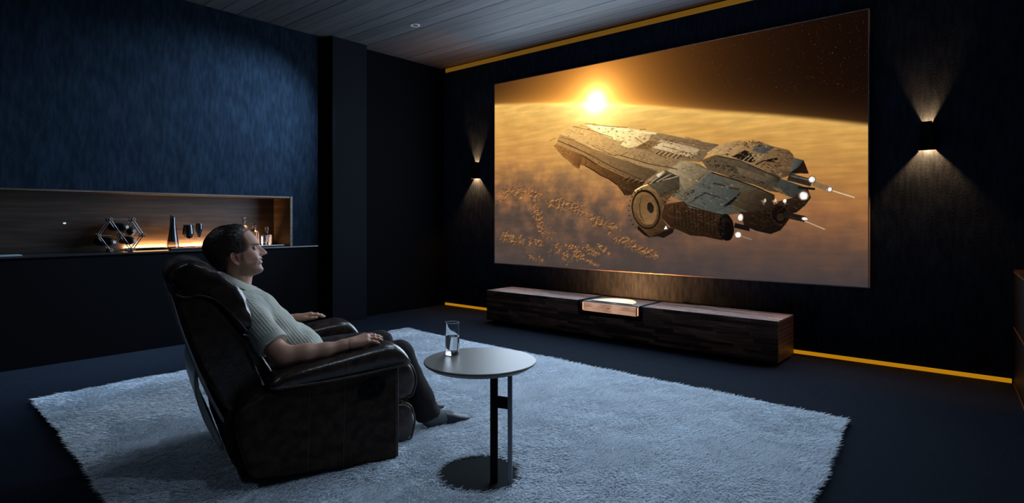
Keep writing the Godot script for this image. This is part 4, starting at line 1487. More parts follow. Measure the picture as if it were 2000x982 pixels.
		for q in prof:
			var ring := PackedVector3Array()
			for i in 28:
				var g := TAU * i / 28
				var ca := cos(g)
				var sa := sin(g)
				var hw: float = 0.0175 * (1.0 - 0.22 * maxf(0.0, -sa)) * (0.86 if ca < 0.0 else 1.0)
				var rr: float = maxf(q[0], 0.03)
				var ht: float = q[1]
				if sa < -0.6 and q[0] > 0.4 and q[0] < 1.0:
					ht = lerpf(ht, 0.006, clampf((-sa - 0.6) * 4.0, 0.0, 1.0))
				if ca < -0.55 and q[0] > 0.4 and q[0] < 0.85:
					ht = lerpf(ht, 0.003, 0.8)
				var centre := wid * (-0.004 * (1.0 - rr))
				ring.append(head_to(eo + centre + wid * (ca * hw * rr) + lng * (sa * 0.0315 * rr) + outw * ht, hb, ho))
			rings.append(ring)
		m.col = Color(0.44, 0.215, 0.15)
		m.loft(rings)
	m.col = skin_c
	var sm := mat(Color.WHITE, 0.48, 0.0, 0.45)
	sm.vertex_color_use_as_albedo = true
	sm.subsurf_scatter_enabled = true
	sm.subsurf_scatter_strength = 0.12
	part("body", m.mesh(180, true), sm, man, "pale skin with ginger stubble on the jaw")
	# ---- eyes
	for s in [1.0, -1.0]:
		var e := part("eye", M.new().ball(Vector3.ZERO, Vector3(0.0115, 0.0115, 0.0115), 20, 14).mesh(180), mat(lin(0.36, 0.35, 0.34), 0.15), man)
		e.position = head_to(Vector3((694.0 - 425.6) * ZU - 0.0108, (425.6 - 391.0) * ZU, 0.031 * s), hb, ho)
		var iris := part("iris", M.new().ball(Vector3.ZERO, Vector3(0.0050, 0.0062, 0.0062), 14, 8).mesh(180), mat(lin(0.03, 0.045, 0.06), 0.1), e)
		iris.position = hb * Vector3(0.0078, 0.0012, 0.0)
		# lids: a shell round the eye with a slit in front
		var lid := M.new()
		lid.begin()
		var rows := 12
		var cols := 26
		for layer in 2:
			for r in rows + 1:
				var g := PI * r / rows
				for k in cols + 1:
					var ph := lerpf(0.52, TAU - 0.46, float(k) / cols)
					var rr: float = 0.0127 - 0.0010 * layer
					lid.vert(Vector3(cos(ph) * sin(g), sin(ph) * sin(g), cos(g)) * rr)
		var half := (rows + 1) * (cols + 1)
		for r in rows:
			for k in cols:
				var i0 := r * (cols + 1) + k
				lid.quad(i0, i0 + cols + 1, i0 + cols + 2, i0 + 1)
				lid.quad(half + i0, half + i0 + 1, half + i0 + cols + 2, half + i0 + cols + 1)
			for k in [0, cols]:
				var i0: int = r * (cols + 1) + k
				if k == 0:
					lid.quad(i0, half + i0, half + i0 + cols + 1, i0 + cols + 1)
				else:
					lid.quad(i0, i0 + cols + 1, half + i0 + cols + 1, half + i0)
		lid.done()
		var lids := part("eyelids", lid.mesh(60), mat(lin(0.36, 0.19, 0.135), 0.5), e)
		lids.basis = hb
	# ---- hair: cap with combed ridges, and loose strands
	var hm := M.new()
	hm.loft(hair_rings)
	var rng := RandomNumberGenerator.new()
	rng.seed = 33
	for k in 2600:
		var r := rng.randi_range(3, 86)
		var i := rng.randi_range(0, N - 1)
		var p: Vector3 = hair_rings[r][i]
		var q: Vector3 = skin_rings[r][i]
		var n := p - q
		n = (q - (ho + hb * Vector3(-0.02, clampf((425.6 - ys[r]) * ZU * 0.6, -0.06, 0.05), 0))).normalized()
		if (p - q).dot(n) < 0.0015:
			continue
		var back := hb * Vector3(-1.0, 0.12 if ys[r] < 260 else -0.75, rng.randf_range(-0.25, 0.25))
		back = (back - n * back.dot(n)).normalized()
		var l := rng.randf_range(0.012, 0.026) * (1.0 if ys[r] < 330 else 0.6)
		hm.tube([p - n * 0.002, p + back * l * 0.5 + n * 0.0012, p + back * l + n * rng.randf_range(-0.002, 0.0012)], [0.0011, 0.0009, 0.0002], 3)
	part("hair", hm.mesh(180), mat(lin(0.030, 0.021, 0.015), 0.42, 0.0, 0.5), man, "short dark brown hair combed back")
	# ---- polo shirt; its own y axis runs along the trunk so that the ribs do too
	var lean := 0.62
	var turn := Basis(Vector3.BACK, lean)
	b = Blob.new()
	b.noise = FastNoiseLite.new()
	b.noise.frequency = 11.0
	b.noise.fractal_octaves = 2
	b.bump = 0.0045
	var T := func(x: float, y: float, z: float) -> Vector3: return turn.inverse() * Vector3(x, y, z)
	b.bone(T.call(-0.238, 0.702, -0.085), T.call(-0.238, 0.702, 0.085), 0.112, 0.112, 0.05)
	b.bone(T.call(-0.298, 0.752, -0.13), T.call(-0.298, 0.752, 0.13), 0.064, 0.064, 0.05)
	b.bone(T.call(-0.152, 0.612, -0.078), T.call(-0.152, 0.612, 0.078), 0.108, 0.108, 0.06)
	b.bone(T.call(-0.035, 0.512, -0.062), T.call(-0.035, 0.512, 0.062), 0.113, 0.113, 0.06)
	b.bone(T.call(0.0, 0.455, -0.075), T.call(0.0, 0.455, 0.075), 0.100, 0.100, 0.05)
	b.bone(T.call(-0.285, 0.728, 0.165), T.call(-0.194, 0.592, 0.296), 0.074, 0.069, 0.035, true)
	b.bone(T.call(-0.285, 0.728, -0.165), T.call(-0.240, 0.585, -0.315), 0.072, 0.066, 0.035, true)
	m = M.new()
	b.add_to(m, 0.007)
	var knit := Image.create(192, 192, false, Image.FORMAT_L8)
	for y in 192:
		for x in 192:
			var rib := 0.5 + 0.5 * cos(TAU * x / 32.0)
			var cable := 0.5 + 0.5 * sin(TAU * (y / 12.0 + (0.25 if (x / 32) % 2 else 0.0)))
			var g := 0.25 + 0.6 * pow(rib, 0.7) - 0.22 * cable * (1.0 - rib)
			knit.set_pixel(x, y, Color(g, g, g))
	var wool := triplanar(mat(Color.WHITE, 0.85, 0.0, 0.2), Vector3(13.0, 13.0, 13.0), false)
	wool.albedo_texture = tex(ramp(knit, lin(0.30, 0.30, 0.255), lin(0.48, 0.48, 0.415), 0.15, 0.85))
	wool.heightmap_enabled = true
	wool.heightmap_texture = tex(knit)
	wool.heightmap_scale = 0.15
	wool.rim_enabled = true
	wool.rim = 0.3
	var shirt := part("polo_shirt", m.mesh(180), wool, man, "ribbed knitted grey-green short-sleeved polo shirt")
	shirt.basis = turn
	var plain := mat(lin(0.42, 0.42, 0.365), 0.85, 0.0, 0.2)
	# sleeve band
	for s in [1.0, -1.0]:
		var p0 := Vector3(-0.206, 0.611, 0.278) if s > 0 else Vector3(-0.2435, 0.597, -0.302)
		var p1 := Vector3(-0.191, 0.588, 0.300) if s > 0 else Vector3(-0.2395, 0.583, -0.317)
		part("sleeve_band", M.new().tube([p0, p0.lerp(p1, 0.1), p0.lerp(p1, 0.9), p1, p1, p0], [0.066, 0.0712, 0.0708, 0.069, 0.058, 0.058], 36).mesh(50), plain, shirt).transform = Transform3D(turn.inverse(), Vector3.ZERO)
	# collar leaves
	for s in [1.0, -1.0]:
		var rings := []
		var n := 20
		for k in n + 1:
			var t := float(k) / n
			var ph := lerpf(PI, 0.42, t)
			var ca := cos(ph)
			var sa: float = sin(ph) * s
			var top := Vector3(-0.292 + 0.064 * ca, 0.858 - 0.040 * ca, 0.066 * sa)
			var wide := lerpf(0.104, 0.124, t) + 0.030 * pow(t, 5.0)
			var low := Vector3(-0.292 + wide * ca * 1.0, 0.832 - 0.058 * ca - 0.022 * pow(t, 3.0), wide * sa * 1.02)
			var mid := top.lerp(low, 0.3) + Vector3(0.006 * ca, 0.012, 0.006 * sa)
			var nrm := (low - top).cross(Vector3(-sa * s, -0.0, ca * s)).normalized()
			if nrm.y < 0.0:
				nrm = -nrm
			var th := 0.0032
			rings.append(PackedVector3Array([top - Vector3(0, 0.012, 0) - Vector3(ca, 0, sa) * 0.003, top + Vector3(0, 0.002, 0), mid + nrm * th * 0.6, low + nrm * th, low - nrm * th, mid - nrm * th * 1.2]))
		part("collar", M.new().loft(rings).mesh(50), plain, shirt, "soft turned-down collar").transform = Transform3D(turn.inverse(), Vector3.ZERO)
	# placket edge below the open collar
	part("placket", M.new().tube([Vector3(-0.222, 0.800, 0.006), Vector3(-0.185, 0.785, 0.008), Vector3(-0.150, 0.762, 0.010), Vector3(-0.118, 0.735, 0.010)], [0.010, 0.010, 0.009, 0.004], 8).mesh(60), plain, shirt).transform = Transform3D(turn.inverse(), Vector3.ZERO)
	# ---- trousers, socks, shoes
	b = Blob.new()
	b.noise = FastNoiseLite.new()
	b.noise.frequency = 8.0
	b.noise.seed = 4
	b.bump = 0.008
	b.bone(Vector3(-0.01, 0.445, -0.08), Vector3(-0.01, 0.445, 0.08), 0.104, 0.104, 0.05)
	b.bone(Vector3(0.02, 0.443, 0.09), Vector3(0.485, 0.437, 0.118), 0.083, 0.062, 0.05)
	b.bone(Vector3(0.485, 0.437, 0.118), Vector3(0.642, 0.075, 0.128), 0.060, 0.069, 0.03, true)
	b.bone(Vector3(0.02, 0.443, -0.09), Vector3(0.462, 0.455, -0.128), 0.083, 0.062, 0.05)
	b.bone(Vector3(0.462, 0.455, -0.128), Vector3(0.622, 0.080, -0.135), 0.060, 0.067, 0.03, true)
	m = M.new()
	b.add_to(m, 0.009)
	part("trousers", m.mesh(180), mat(lin(0.026, 0.0235, 0.0235), 0.85, 0.0, 0.15), man, "charcoal trousers")
	for s in [1.0, -1.0]:
		var dx := 0.0 if s > 0 else -0.028
		var z: float = 0.128 * s
		m = M.new()
		b = Blob.new()
		b.bone(Vector3(0.625 + dx, 0.14, z), Vector3(0.648 + dx, 0.072, z), 0.036, 0.038, 0.02)
		b.bone(Vector3(0.640 + dx, 0.050, z), Vector3(0.76 + dx, 0.044, z + 0.006 * s), 0.034, 0.032, 0.025)
		b.bone(Vector3(0.648 + dx, 0.085, z), Vector3(0.76 + dx, 0.048, z + 0.006 * s), 0.034, 0.030, 0.03)
		b.add_to(m, 0.005)
		part("sock", m.mesh(180), mat(lin(0.13, 0.145, 0.15), 0.9, 0.0, 0.2), man, "thick grey sock")
		m = M.new()
		var rings := []
		for k in 22:
			var t := k / 21.0
			var x := 0.735 + dx + 0.152 * t
			var top := along([Vector2(0.0, 0.086), Vector2(0.25, 0.075), Vector2(0.6, 0.055), Vector2(0.88, 0.043), Vector2(0.96, 0.036), Vector2(1.0, 0.026)], t)
			var hw := along([Vector2(0.0, 0.043), Vector2(0.4, 0.047), Vector2(0.7, 0.045), Vector2(0.88, 0.036), Vector2(0.97, 0.022), Vector2(1.0, 0.008)], t)
			var ring := PackedVector3Array()
			for i in 24:
				var g := TAU * i / 24
				var yy: float = 0.012 + (top - 0.012) * (0.5 + 0.5 * sin(g)) if sin(g) > -0.3 else 0.012 + (top - 0.012) * 0.35 * maxf(0.0, 0.2 + sin(g) + 0.8) * 0.4
				ring.append(Vector3(x, yy, z + 0.006 * s + hw * signf(cos(g)) * pow(absf(cos(g)), 0.7)))
			rings.append(ring)
		m.loft(rings)
		part("shoe", m.mesh(60), mat(lin(0.016, 0.020, 0.028), 0.5, 0.0, 0.4), man, "dark leather slip-on shoe over the toes")
	var basis := Basis(Vector3.UP, CHAIR_TURN)
	for q in [[Vector3(0.62, 0, 0.128), Vector3(0.87, 0, 0.134)], [Vector3(0.59, 0, -0.128), Vector3(0.84, 0, -0.134)]]:
		var p0: Vector3 = CHAIR_AT + basis * q[0]
		var p1: Vector3 = CHAIR_AT + basis * q[1]
		bare.append([Vector2(p0.x, p0.z), Vector2(p1.x, p1.z), 0.045])
# ---------------------------------------------------------------- the picture on the screen
class Paint:
	const W := 1280
	const H := 711
	var px := PackedByteArray()
	var hull := PackedByteArray()
	var cloud: Image
	var rng := RandomNumberGenerator.new()

	func _init() -> void:
		px.resize(W * H * 3)
		hull.resize(W * H)
		cloud = Image.create(W / 4, H / 4 + 1, false, Image.FORMAT_L8)
		rng.seed = 77

	func dot(x: int, y: int, c: Color, a := 1.0, mark := true) -> void:
		if x < 0 or y < 0 or x >= W or y >= H:
			return
		var i := (y * W + x) * 3
		px[i] = int(lerpf(px[i], c.r * 255.0, a))
		px[i + 1] = int(lerpf(px[i + 1], c.g * 255.0, a))
		px[i + 2] = int(lerpf(px[i + 2], c.b * 255.0, a))
		if mark:
			hull[y * W + x] = 1

	func points(q: Array) -> PackedVector2Array:
		var out := PackedVector2Array()
		for i in range(0, q.size(), 2):
			out.append(Vector2(q[i], q[i + 1]))
		return out

	func fill(q: Array, c0: Color, c1: Color, angle: float) -> void:
		fill_poly(points(q), c0, c1, angle)

	func fill_poly(p: PackedVector2Array, c0: Color, c1: Color, angle: float) -> void:
		var d := Vector2(cos(angle), sin(angle))
		var lo := 1e9
		var hi := -1e9
		var y0 := 1e9
		var y1 := -1e9
		for k in p:
			lo = minf(lo, k.dot(d))
			hi = maxf(hi, k.dot(d))
			y0 = minf(y0, k.y)
			y1 = maxf(y1, k.y)
		var n := p.size()
		for y in range(maxi(0, int(floor(y0))), mini(H - 1, int(ceil(y1))) + 1):
			var cross := []
			for i in n:
				var a := p[i]
				var b := p[(i + 1) % n]
				if (a.y <= y) != (b.y <= y):
					cross.append(a.x + (y - a.y) / (b.y - a.y) * (b.x - a.x))
			cross.sort()
			for k in range(0, cross.size() - 1, 2):
				for x in range(int(round(cross[k])), int(round(cross[k + 1])) + 1):
					dot(x, y, c0.lerp(c1, clampf((Vector2(x, y).dot(d) - lo) / maxf(hi - lo, 1.0), 0.0, 1.0)))

	func stroke(q: Array, c: Color, w: float) -> void:
		var p := points(q)
		for i in p.size() - 1:
			var t := (p[i + 1] - p[i]).normalized()
			var s := Vector2(-t.y, t.x) * maxf(w, 1.4) / 2.0
			fill_poly(PackedVector2Array([p[i] - s, p[i + 1] - s, p[i + 1] + s, p[i] + s]), c, c, 0.0)

	# machinery: many small plates and ducts inside an outline
	func clutter(q: Array, c0: Color, c1: Color, n: int, size: float) -> void:
		var p := points(q)
		var box := Rect2(p[0], Vector2.ZERO)
		for k in p:
			box = box.expand(k)
		var d := Vector2(0.94, 0.34)
		var e := Vector2(0.62, -0.45)
		var made := 0
		for tries in n * 4:
			var o := box.position + Vector2(rng.randf(), rng.randf()) * box.size
			if not Geometry2D.is_point_in_polygon(o, p):
				continue
			var a := d * size * rng.randf_range(0.35, 1.5)
			var b := e * size * rng.randf_range(0.15, 0.6)
			var c := c0.lerp(c1, 0.03 + 0.97 * pow(rng.randf(), 1.35))
			fill_poly(PackedVector2Array([o, o + a, o + a + b, o + b]), c, c.darkened(0.15), 0.3)
			made += 1
			if made >= n:
				break

	func band(q: Array, w: float) -> void:
		var p := points(q)
		for i in p.size() - 1:
			var steps := int(p[i].distance_to(p[i + 1]) / 4.0) + 1
			for s in steps:
				var o := p[i].lerp(p[i + 1], float(s) / steps) / 4.0
				var r := int(w / 2.0) + 3
				for y in range(int(o.y) - r, int(o.y) + r + 1):
					for x in range(int(o.x) - r, int(o.x) + r + 1):
						if x < 0 or y < 0 or x >= cloud.get_width() or y >= cloud.get_height():
							continue
						var g := exp(-Vector2(x, y).distance_squared_to(o) / pow(w / 3.6, 2.0))
						if g > cloud.get_pixel(x, y).r:
							cloud.set_pixel(x, y, Color(g, g, g))

func noise_bytes(w: int, h: int, freq: float, seed_: int, kind: int, oct: int, sx := 1, warp := 0.0) -> PackedByteArray:
	var n := FastNoiseLite.new()
	n.noise_type = kind
	n.frequency = freq
	n.seed = seed_
	n.fractal_octaves = oct
	if warp > 0.0:
		n.domain_warp_enabled = true
		n.domain_warp_amplitude = warp
		n.domain_warp_frequency = 0.03
	var im := n.get_image(w / sx, h)
	im.resize(w, h, Image.INTERPOLATE_CUBIC)
	im.convert(Image.FORMAT_L8)
	return im.get_data()

func paint_picture() -> ImageTexture:
	var p := Paint.new()
	var w := Paint.W
	var h := Paint.H
	paint_bands(p)
	p.cloud.resize(w, h, Image.INTERPOLATE_CUBIC)
	var cl := p.cloud.get_data()
	var n1 := noise_bytes(w, h, 0.05, 5, FastNoiseLite.TYPE_SIMPLEX_SMOOTH, 4)
	var n2 := noise_bytes(w, h, 0.011, 9, FastNoiseLite.TYPE_SIMPLEX_SMOOTH, 4)
	var n3 := noise_bytes(w, h, 0.05, 12, FastNoiseLite.TYPE_SIMPLEX_SMOOTH, 4, 8)
	var n5 := noise_bytes(w, h, 0.075, 25, FastNoiseLite.TYPE_CELLULAR, 5, 1, 26.0)
	var rim := [Vector2(0.0, 0.112), Vector2(0.17, 0.147), Vector2(0.367, 0.196), Vector2(0.542, 0.247), Vector2(0.696, 0.3), Vector2(0.81, 0.339), Vector2(0.912, 0.377), Vector2(1.0, 0.415)]
	var stops := [Color8(236, 184, 98), Color8(222, 166, 86), Color8(203, 143, 76), Color8(168, 112, 70), Color8(108, 80, 66), Color8(74, 65, 66)]
	for y in h:
		var v := (y + 0.5) / h
		for x in w:
			var u := (x + 0.5) / w
			var i := y * w + x
			var dx := (u - 0.367) * 1.8
			var dy := v - 0.178
			var r := sqrt(dx * dx + dy * dy)
			var e := v - along(rim, u)
			var cr := 0.0
			var cg := 0.0
			var cb := 0.0
			var limb := smoothstep(-0.013, 0.012, e)
			if limb < 1.0:
				var g := exp(-r * (1.0 - 0.26 * smoothstep(0.15, -0.5, dx)) / 0.31)
				var hz := exp(minf(e, 0.0) / (0.05 + 0.05 * g)) * (0.26 + 0.74 * exp(-absf(dx) / 0.55))
				var far := exp(-absf(dx) / 0.5)
				cr = 0.035 + 0.95 * g + 0.5 * hz + 0.20 * far
				cg = 0.012 + 0.66 * g + 0.36 * hz + 0.085 * far
				cb = 0.012 + 0.24 * g + 0.17 * hz + 0.03 * far
			if limb > 0.0:
				var ar := cr
				var ag := cg
				var ab := cb
				var q := maxf(e, 0.0) / (1.0 - along(rim, u))
				q = clampf(q + (n2[i] / 255.0 - 0.5) * 0.12, 0.0, 0.999)
				var s := [0.0, 0.13, 0.34, 0.56, 0.78, 1.0]
				var k := 0
				while q > s[k + 1]:
					k += 1
				var c: Color = (stops[k] as Color).lerp(stops[k + 1], (q - s[k]) / (s[k + 1] - s[k]))
				var streak := 1.0 + (n3[i] / 255.0 - 0.5) * 0.20 * (1.0 - 0.7 * q)
				# the left of the picture darkens sooner: storm clouds
				var storm := clampf((v - 0.42 - 0.5 * maxf(0.0, u - 0.25)) * 4.0, 0.0, 1.0) * clampf((0.75 - u) * 3.0, 0.0, 1.0)
				storm *= clampf(0.55 + (n2[i] / 255.0 - 0.4) * 1.5, 0.0, 1.0)
				c = c.lerp(Color8(76, 64, 58), storm * 0.85)
				var g := exp(-r / 0.17)
				var side := 1.0 - 0.16 * clampf(u - 0.4, 0.0, 1.0)
				cr = c.r * streak * side + 0.30 * g
				cg = c.g * streak * side + 0.34 * g
				cb = c.b * streak * side + 0.22 * g
				# sunlit cloud tops
				var ct := cl[i] / 255.0
				if ct > 0.02:
					var rel := (n5[i] - n5[maxi(0, i - 2 * w - 1)]) / 255.0
					var den := smoothstep(0.34, 1.0, ct * 0.9 + (n1[i] / 255.0 - 0.5) * 1.2 + (n2[i] / 255.0 - 0.5) * 0.9)
					cr = lerpf(cr, 0.50, den * 0.5)
					cg = lerpf(cg, 0.345, den * 0.5)
					cb = lerpf(cb, 0.235, den * 0.5)
					var t := clampf(0.06 + rel * 5.5, 0.0, 1.0) * den * (1.0 - 0.35 * v)
					cr = lerpf(cr, 1.0, t)
					cg = lerpf(cg, 0.68, t)
					cb = lerpf(cb, 0.36, t)
					var dark := clampf(-rel * 3.0, 0.0, 0.45) * den
					cr *= 1.0 - dark
					cg *= 1.0 - dark
					cb *= 1.0 - dark
				cr = lerpf(ar, cr, limb)
				cg = lerpf(ag, cg, limb)
				cb = lerpf(ab, cb, limb)
			var sun := exp(-r * r / 0.0022) + 0.85 * exp(-r / 0.075)
			var flare := exp(-absf(e) / 0.012) * exp(-absf(dx) / 0.3) * 0.5
			cr += sun + flare
			cg += sun * 0.92 + flare * 0.85
			cb += sun * 0.62 + flare * 0.5
			var o := i * 3
			p.px[o] = int(clampf(cr, 0.0, 1.0) * 255.0)
			p.px[o + 1] = int(clampf(cg, 0.0, 1.0) * 255.0)
			p.px[o + 2] = int(clampf(cb, 0.0, 1.0) * 255.0)
	for k in 520:
		var u := 0.4 + 0.6 * sqrt(p.rng.randf())
		var v := p.rng.randf() * 0.36
		if v < along(rim, u) - 0.1:
			var b := p.rng.randf_range(0.12, 0.55) * (2.0 if k % 17 == 0 else 1.0)
			p.dot(int(u * w), int(v * h), Color(1, 0.85, 0.8), minf(b, 1.0), false)
	paint_ship(p)
	# plating: seams along and across the hull, and wear
	var n4 := noise_bytes(w, h, 0.09, 31, FastNoiseLite.TYPE_CELLULAR, 1)
	for k in 620:
		var o := Vector2(p.rng.randf_range(230, 1130), p.rng.randf_range(150, 640))
		var d := Vector2(0.93, 0.36) if k % 3 else Vector2(0.75, -0.66)
		var len := p.rng.randf_range(8, 42)
		var c := Color(0.06, 0.04, 0.02) if k % 4 else Color(1.0, 0.92, 0.75)
		for s in int(len):
			var q := Vector2i(o + d * s)
			if q.x > 0 and q.y > 0 and q.x < w and q.y < h and p.hull[q.y * w + q.x]:
				p.dot(q.x, q.y, c, 0.28 if k % 4 else 0.16)
	for i in w * h:
		if p.hull[i]:
			var f := 0.96 + 0.14 * (n1[i] / 255.0 - 0.5) + 0.10 * (n4[i] / 255.0)
			var mean := (p.px[i * 3] * 0.35 + p.px[i * 3 + 1] * 0.5 + p.px[i * 3 + 2] * 0.15)
			for k in 3:
				var c := lerpf(mean, p.px[i * 3 + k], 0.74) / 255.0
				p.px[i * 3 + k] = clampi(int(255.0 * f * lerpf(c, c * c * (3.0 - 2.0 * c), 0.55)), 0, 255)
			# the sun's glare over the hull
			var r := Vector2((float(i % w) / w - 0.367) * 1.8, float(i / w) / h - 0.178).length()
			var g := exp(-r / 0.13) * 190.0
			p.px[i * 3] = mini(255, p.px[i * 3] + int(g))
			p.px[i * 3 + 1] = mini(255, p.px[i * 3 + 1] + int(g * 0.72))
			p.px[i * 3 + 2] = mini(255, p.px[i * 3 + 2] + int(g * 0.3))
	return tex(Image.create_from_data(w, h, false, Image.FORMAT_RGB8, p.px))

func paint_ship(p: Paint) -> void:
	p.stroke([271, 248, 298, 239], Color8(150, 100, 50), 1.6)
	p.stroke([391, 356, 415, 372], Color8(150, 100, 55), 1.4)
	p.fill([289, 267, 302, 262, 415, 310, 489, 353, 583, 397, 658, 411, 643, 431, 619, 439, 611, 455, 589, 458, 565, 437, 552, 420, 521, 399, 489, 387, 456, 365, 430, 350, 405, 344, 402, 358, 381, 350, 353, 325, 330, 310, 313, 292], Color8(168, 112, 52), Color8(66, 44, 24), 0.30)
	p.clutter([302, 268, 415, 314, 489, 359, 583, 399, 649, 416, 619, 439, 595, 454, 559, 426, 489, 384, 408, 340, 324, 302], Color8(60, 38, 20), Color8(150, 105, 60), 210, 5.0)
	p.stroke([353, 279, 412, 310, 476, 349], Color8(70, 44, 22), 3.0)
	p.fill([360, 281, 415, 313, 403, 351, 381, 344, 353, 316], Color8(150, 100, 50), Color8(110, 72, 36), 0.30)
	p.stroke([570, 437, 583, 456], Color8(50, 32, 18), 3.0)
	p.stroke([583, 443, 604, 450], Color8(50, 32, 18), 2.0)
	p.stroke([425, 348, 456, 365, 489, 385, 521, 399, 552, 420], Color8(58, 36, 18), 3.0)
	p.fill([302, 261, 307, 244, 317, 229, 342, 215, 374, 204, 429, 202, 521, 217, 583, 232, 619, 240, 701, 260, 756, 275, 799, 288, 850, 302, 898, 314, 865, 336, 840, 362, 788, 354, 734, 382, 666, 416, 643, 413, 583, 395, 489, 351, 415, 310], Color8(214, 164, 92), Color8(120, 98, 72), 0.20)
	p.fill([302, 261, 317, 229, 360, 243, 476, 302, 595, 346, 701, 384, 655, 413, 583, 395, 489, 351, 415, 310], Color8(180, 132, 74), Color8(96, 76, 54), 0.30)
	p.fill([425, 203, 521, 217, 619, 240, 701, 260, 619, 267, 559, 275, 476, 237], Color8(255, 232, 150), Color8(230, 185, 110), 0.20)
	p.fill([565, 287, 583, 272, 631, 260, 678, 261, 666, 282, 625, 297, 595, 300], Color8(245, 205, 130), Color8(205, 165, 110), 0.50)
	p.fill([666, 300, 712, 283, 772, 301, 840, 323, 809, 347, 734, 321], Color8(222, 186, 128), Color8(170, 142, 105), 0.20)
	p.fill([619, 302, 666, 282, 712, 291, 666, 311], Color8(120, 86, 50), Color8(150, 110, 66), 0.30)
	p.clutter([436, 227, 534, 237, 565, 267, 565, 295, 476, 276, 436, 250], Color8(190, 125, 50), Color8(245, 200, 110), 70, 5.0)
	p.clutter([619, 294, 701, 282, 723, 295, 643, 320], Color8(70, 48, 28), Color8(190, 150, 95), 60, 5.0)
	p.clutter([608, 314, 643, 317, 672, 346, 619, 347], Color8(96, 66, 38), Color8(170, 130, 84), 40, 4.0)
	p.clutter([695, 274, 761, 288, 756, 302, 695, 290], Color8(80, 55, 30), Color8(200, 160, 100), 30, 5.0)
	p.clutter([756, 323, 793, 326, 804, 344, 767, 344], Color8(60, 40, 24), Color8(120, 92, 60), 30, 4.0)
	p.clutter([804, 329, 840, 334, 835, 351, 799, 346], Color8(50, 34, 20), Color8(120, 92, 60), 26, 4.0)
	p.stroke([325, 240, 367, 253, 456, 294, 540, 321, 565, 317], Color8(120, 82, 46), 1.6)
	p.stroke([353, 266, 415, 297, 489, 328], Color8(120, 82, 46), 1.6)
	p.stroke([462, 284, 540, 321, 565, 323, 595, 313], Color8(120, 82, 46), 1.6)
	p.stroke([583, 340, 643, 365, 701, 379], Color8(120, 82, 46), 1.6)
	p.stroke([734, 324, 788, 343, 809, 350], Color8(120, 82, 46), 1.6)
	p.stroke([666, 311, 756, 356], Color8(120, 82, 46), 1.6)
	p.stroke([619, 267, 666, 300], Color8(120, 82, 46), 1.6)
	p.stroke([767, 291, 860, 316, 890, 316], Color8(120, 82, 46), 1.6)
	p.stroke([718, 304, 809, 334], Color8(120, 82, 46), 1.6)
	p.stroke([374, 205, 456, 229, 534, 259], Color8(120, 82, 46), 1.6)
	p.stroke([425, 201, 469, 207], Color8(150, 100, 48), 2.4)
	p.stroke([456, 208, 540, 223, 592, 232], Color8(150, 100, 48), 2.4)
	p.stroke([637, 243, 658, 244], Color8(150, 100, 48), 2.4)
	p.stroke([792, 283, 841, 298], Color8(150, 100, 48), 2.4)
	p.stroke([796, 281, 840, 295], Color8(196, 150, 90), 2.0)
	p.stroke([482, 214, 619, 247, 695, 263], Color8(255, 240, 180), 2.0)
	p.fill([860, 336, 898, 314, 957, 306, 974, 313, 1017, 316, 1048, 331, 1090, 345, 1100, 356, 1104, 367, 1128, 376, 1140, 413, 1115, 411, 1090, 416, 1069, 423, 1039, 407, 957, 365, 885, 346], Color8(194, 152, 94), Color8(94, 70, 48), 0.25)
	p.fill([934, 353, 972, 336, 986, 343, 1003, 373, 986, 372], Color8(52, 38, 26), Color8(44, 30, 20), 0.35)
	p.stroke([962, 369, 986, 351], Color8(150, 132, 104), 2.4)
	p.stroke([978, 368, 999, 351], Color8(150, 132, 104), 2.4)
	p.stroke([993, 368, 1011, 351], Color8(150, 132, 104), 2.4)
	p.stroke([1009, 367, 1024, 351], Color8(150, 132, 104), 2.4)
	p.fill([992, 338, 1012, 322, 1053, 334, 1023, 351], Color8(92, 94, 88), Color8(76, 74, 68), 0.35)
	p.clutter([960, 315, 976, 307, 1003, 311, 1023, 320, 1017, 332, 981, 331], Color8(50, 34, 20), Color8(150, 110, 66), 80, 4.5)
	p.clutter([1003, 381, 1048, 366, 1069, 376, 1065, 394, 1021, 392], Color8(60, 42, 26), Color8(140, 106, 70), 26, 6.0)
	p.stroke([1003, 379, 1026, 370, 1053, 375], Color8(44, 30, 20), 3.0)
	p.stroke([1034, 370, 1061, 367], Color8(36, 26, 18), 6.0)
	p.fill([1099, 386, 1105, 370, 1128, 376, 1116, 393, 1090, 410], Color8(96, 98, 92), Color8(70, 68, 62), 0.35)
	p.fill([1128, 376, 1141, 413, 1115, 409, 1092, 410, 1116, 393], Color8(40, 28, 20), Color8(58, 38, 26), 0.35)
	p.fill([1048, 396, 1099, 405, 1078, 418, 1048, 409], Color8(116, 88, 60), Color8(92, 70, 50), 0.35)
	p.fill([843, 357, 885, 344, 957, 365, 1039, 407, 1069, 423, 1137, 451, 1101, 477, 1065, 462, 1039, 456, 999, 437, 948, 421, 900, 400, 865, 388], Color8(110, 90, 64), Color8(72, 64, 52), 0.30)
	p.clutter([850, 358, 885, 355, 957, 388, 1034, 420, 1026, 438, 948, 418, 890, 394], Color8(34, 24, 16), Color8(120, 98, 70), 120, 6.0)
	p.fill([948, 383, 1039, 420, 1026, 431, 957, 405], Color8(116, 96, 70), Color8(98, 82, 62), 0.35)
	p.fill([1026, 407, 1048, 403, 1069, 422, 1065, 433, 1043, 433], Color8(110, 98, 78), Color8(60, 52, 42), 0.35)
	p.fill([1069, 424, 1137, 451, 1103, 476, 1065, 462, 1061, 440], Color8(76, 78, 72), Color8(62, 64, 60), 0.35)
	p.fill([1048, 445, 1069, 452, 1090, 473, 1065, 462], Color8(120, 90, 58), Color8(120, 90, 58), 0.35)
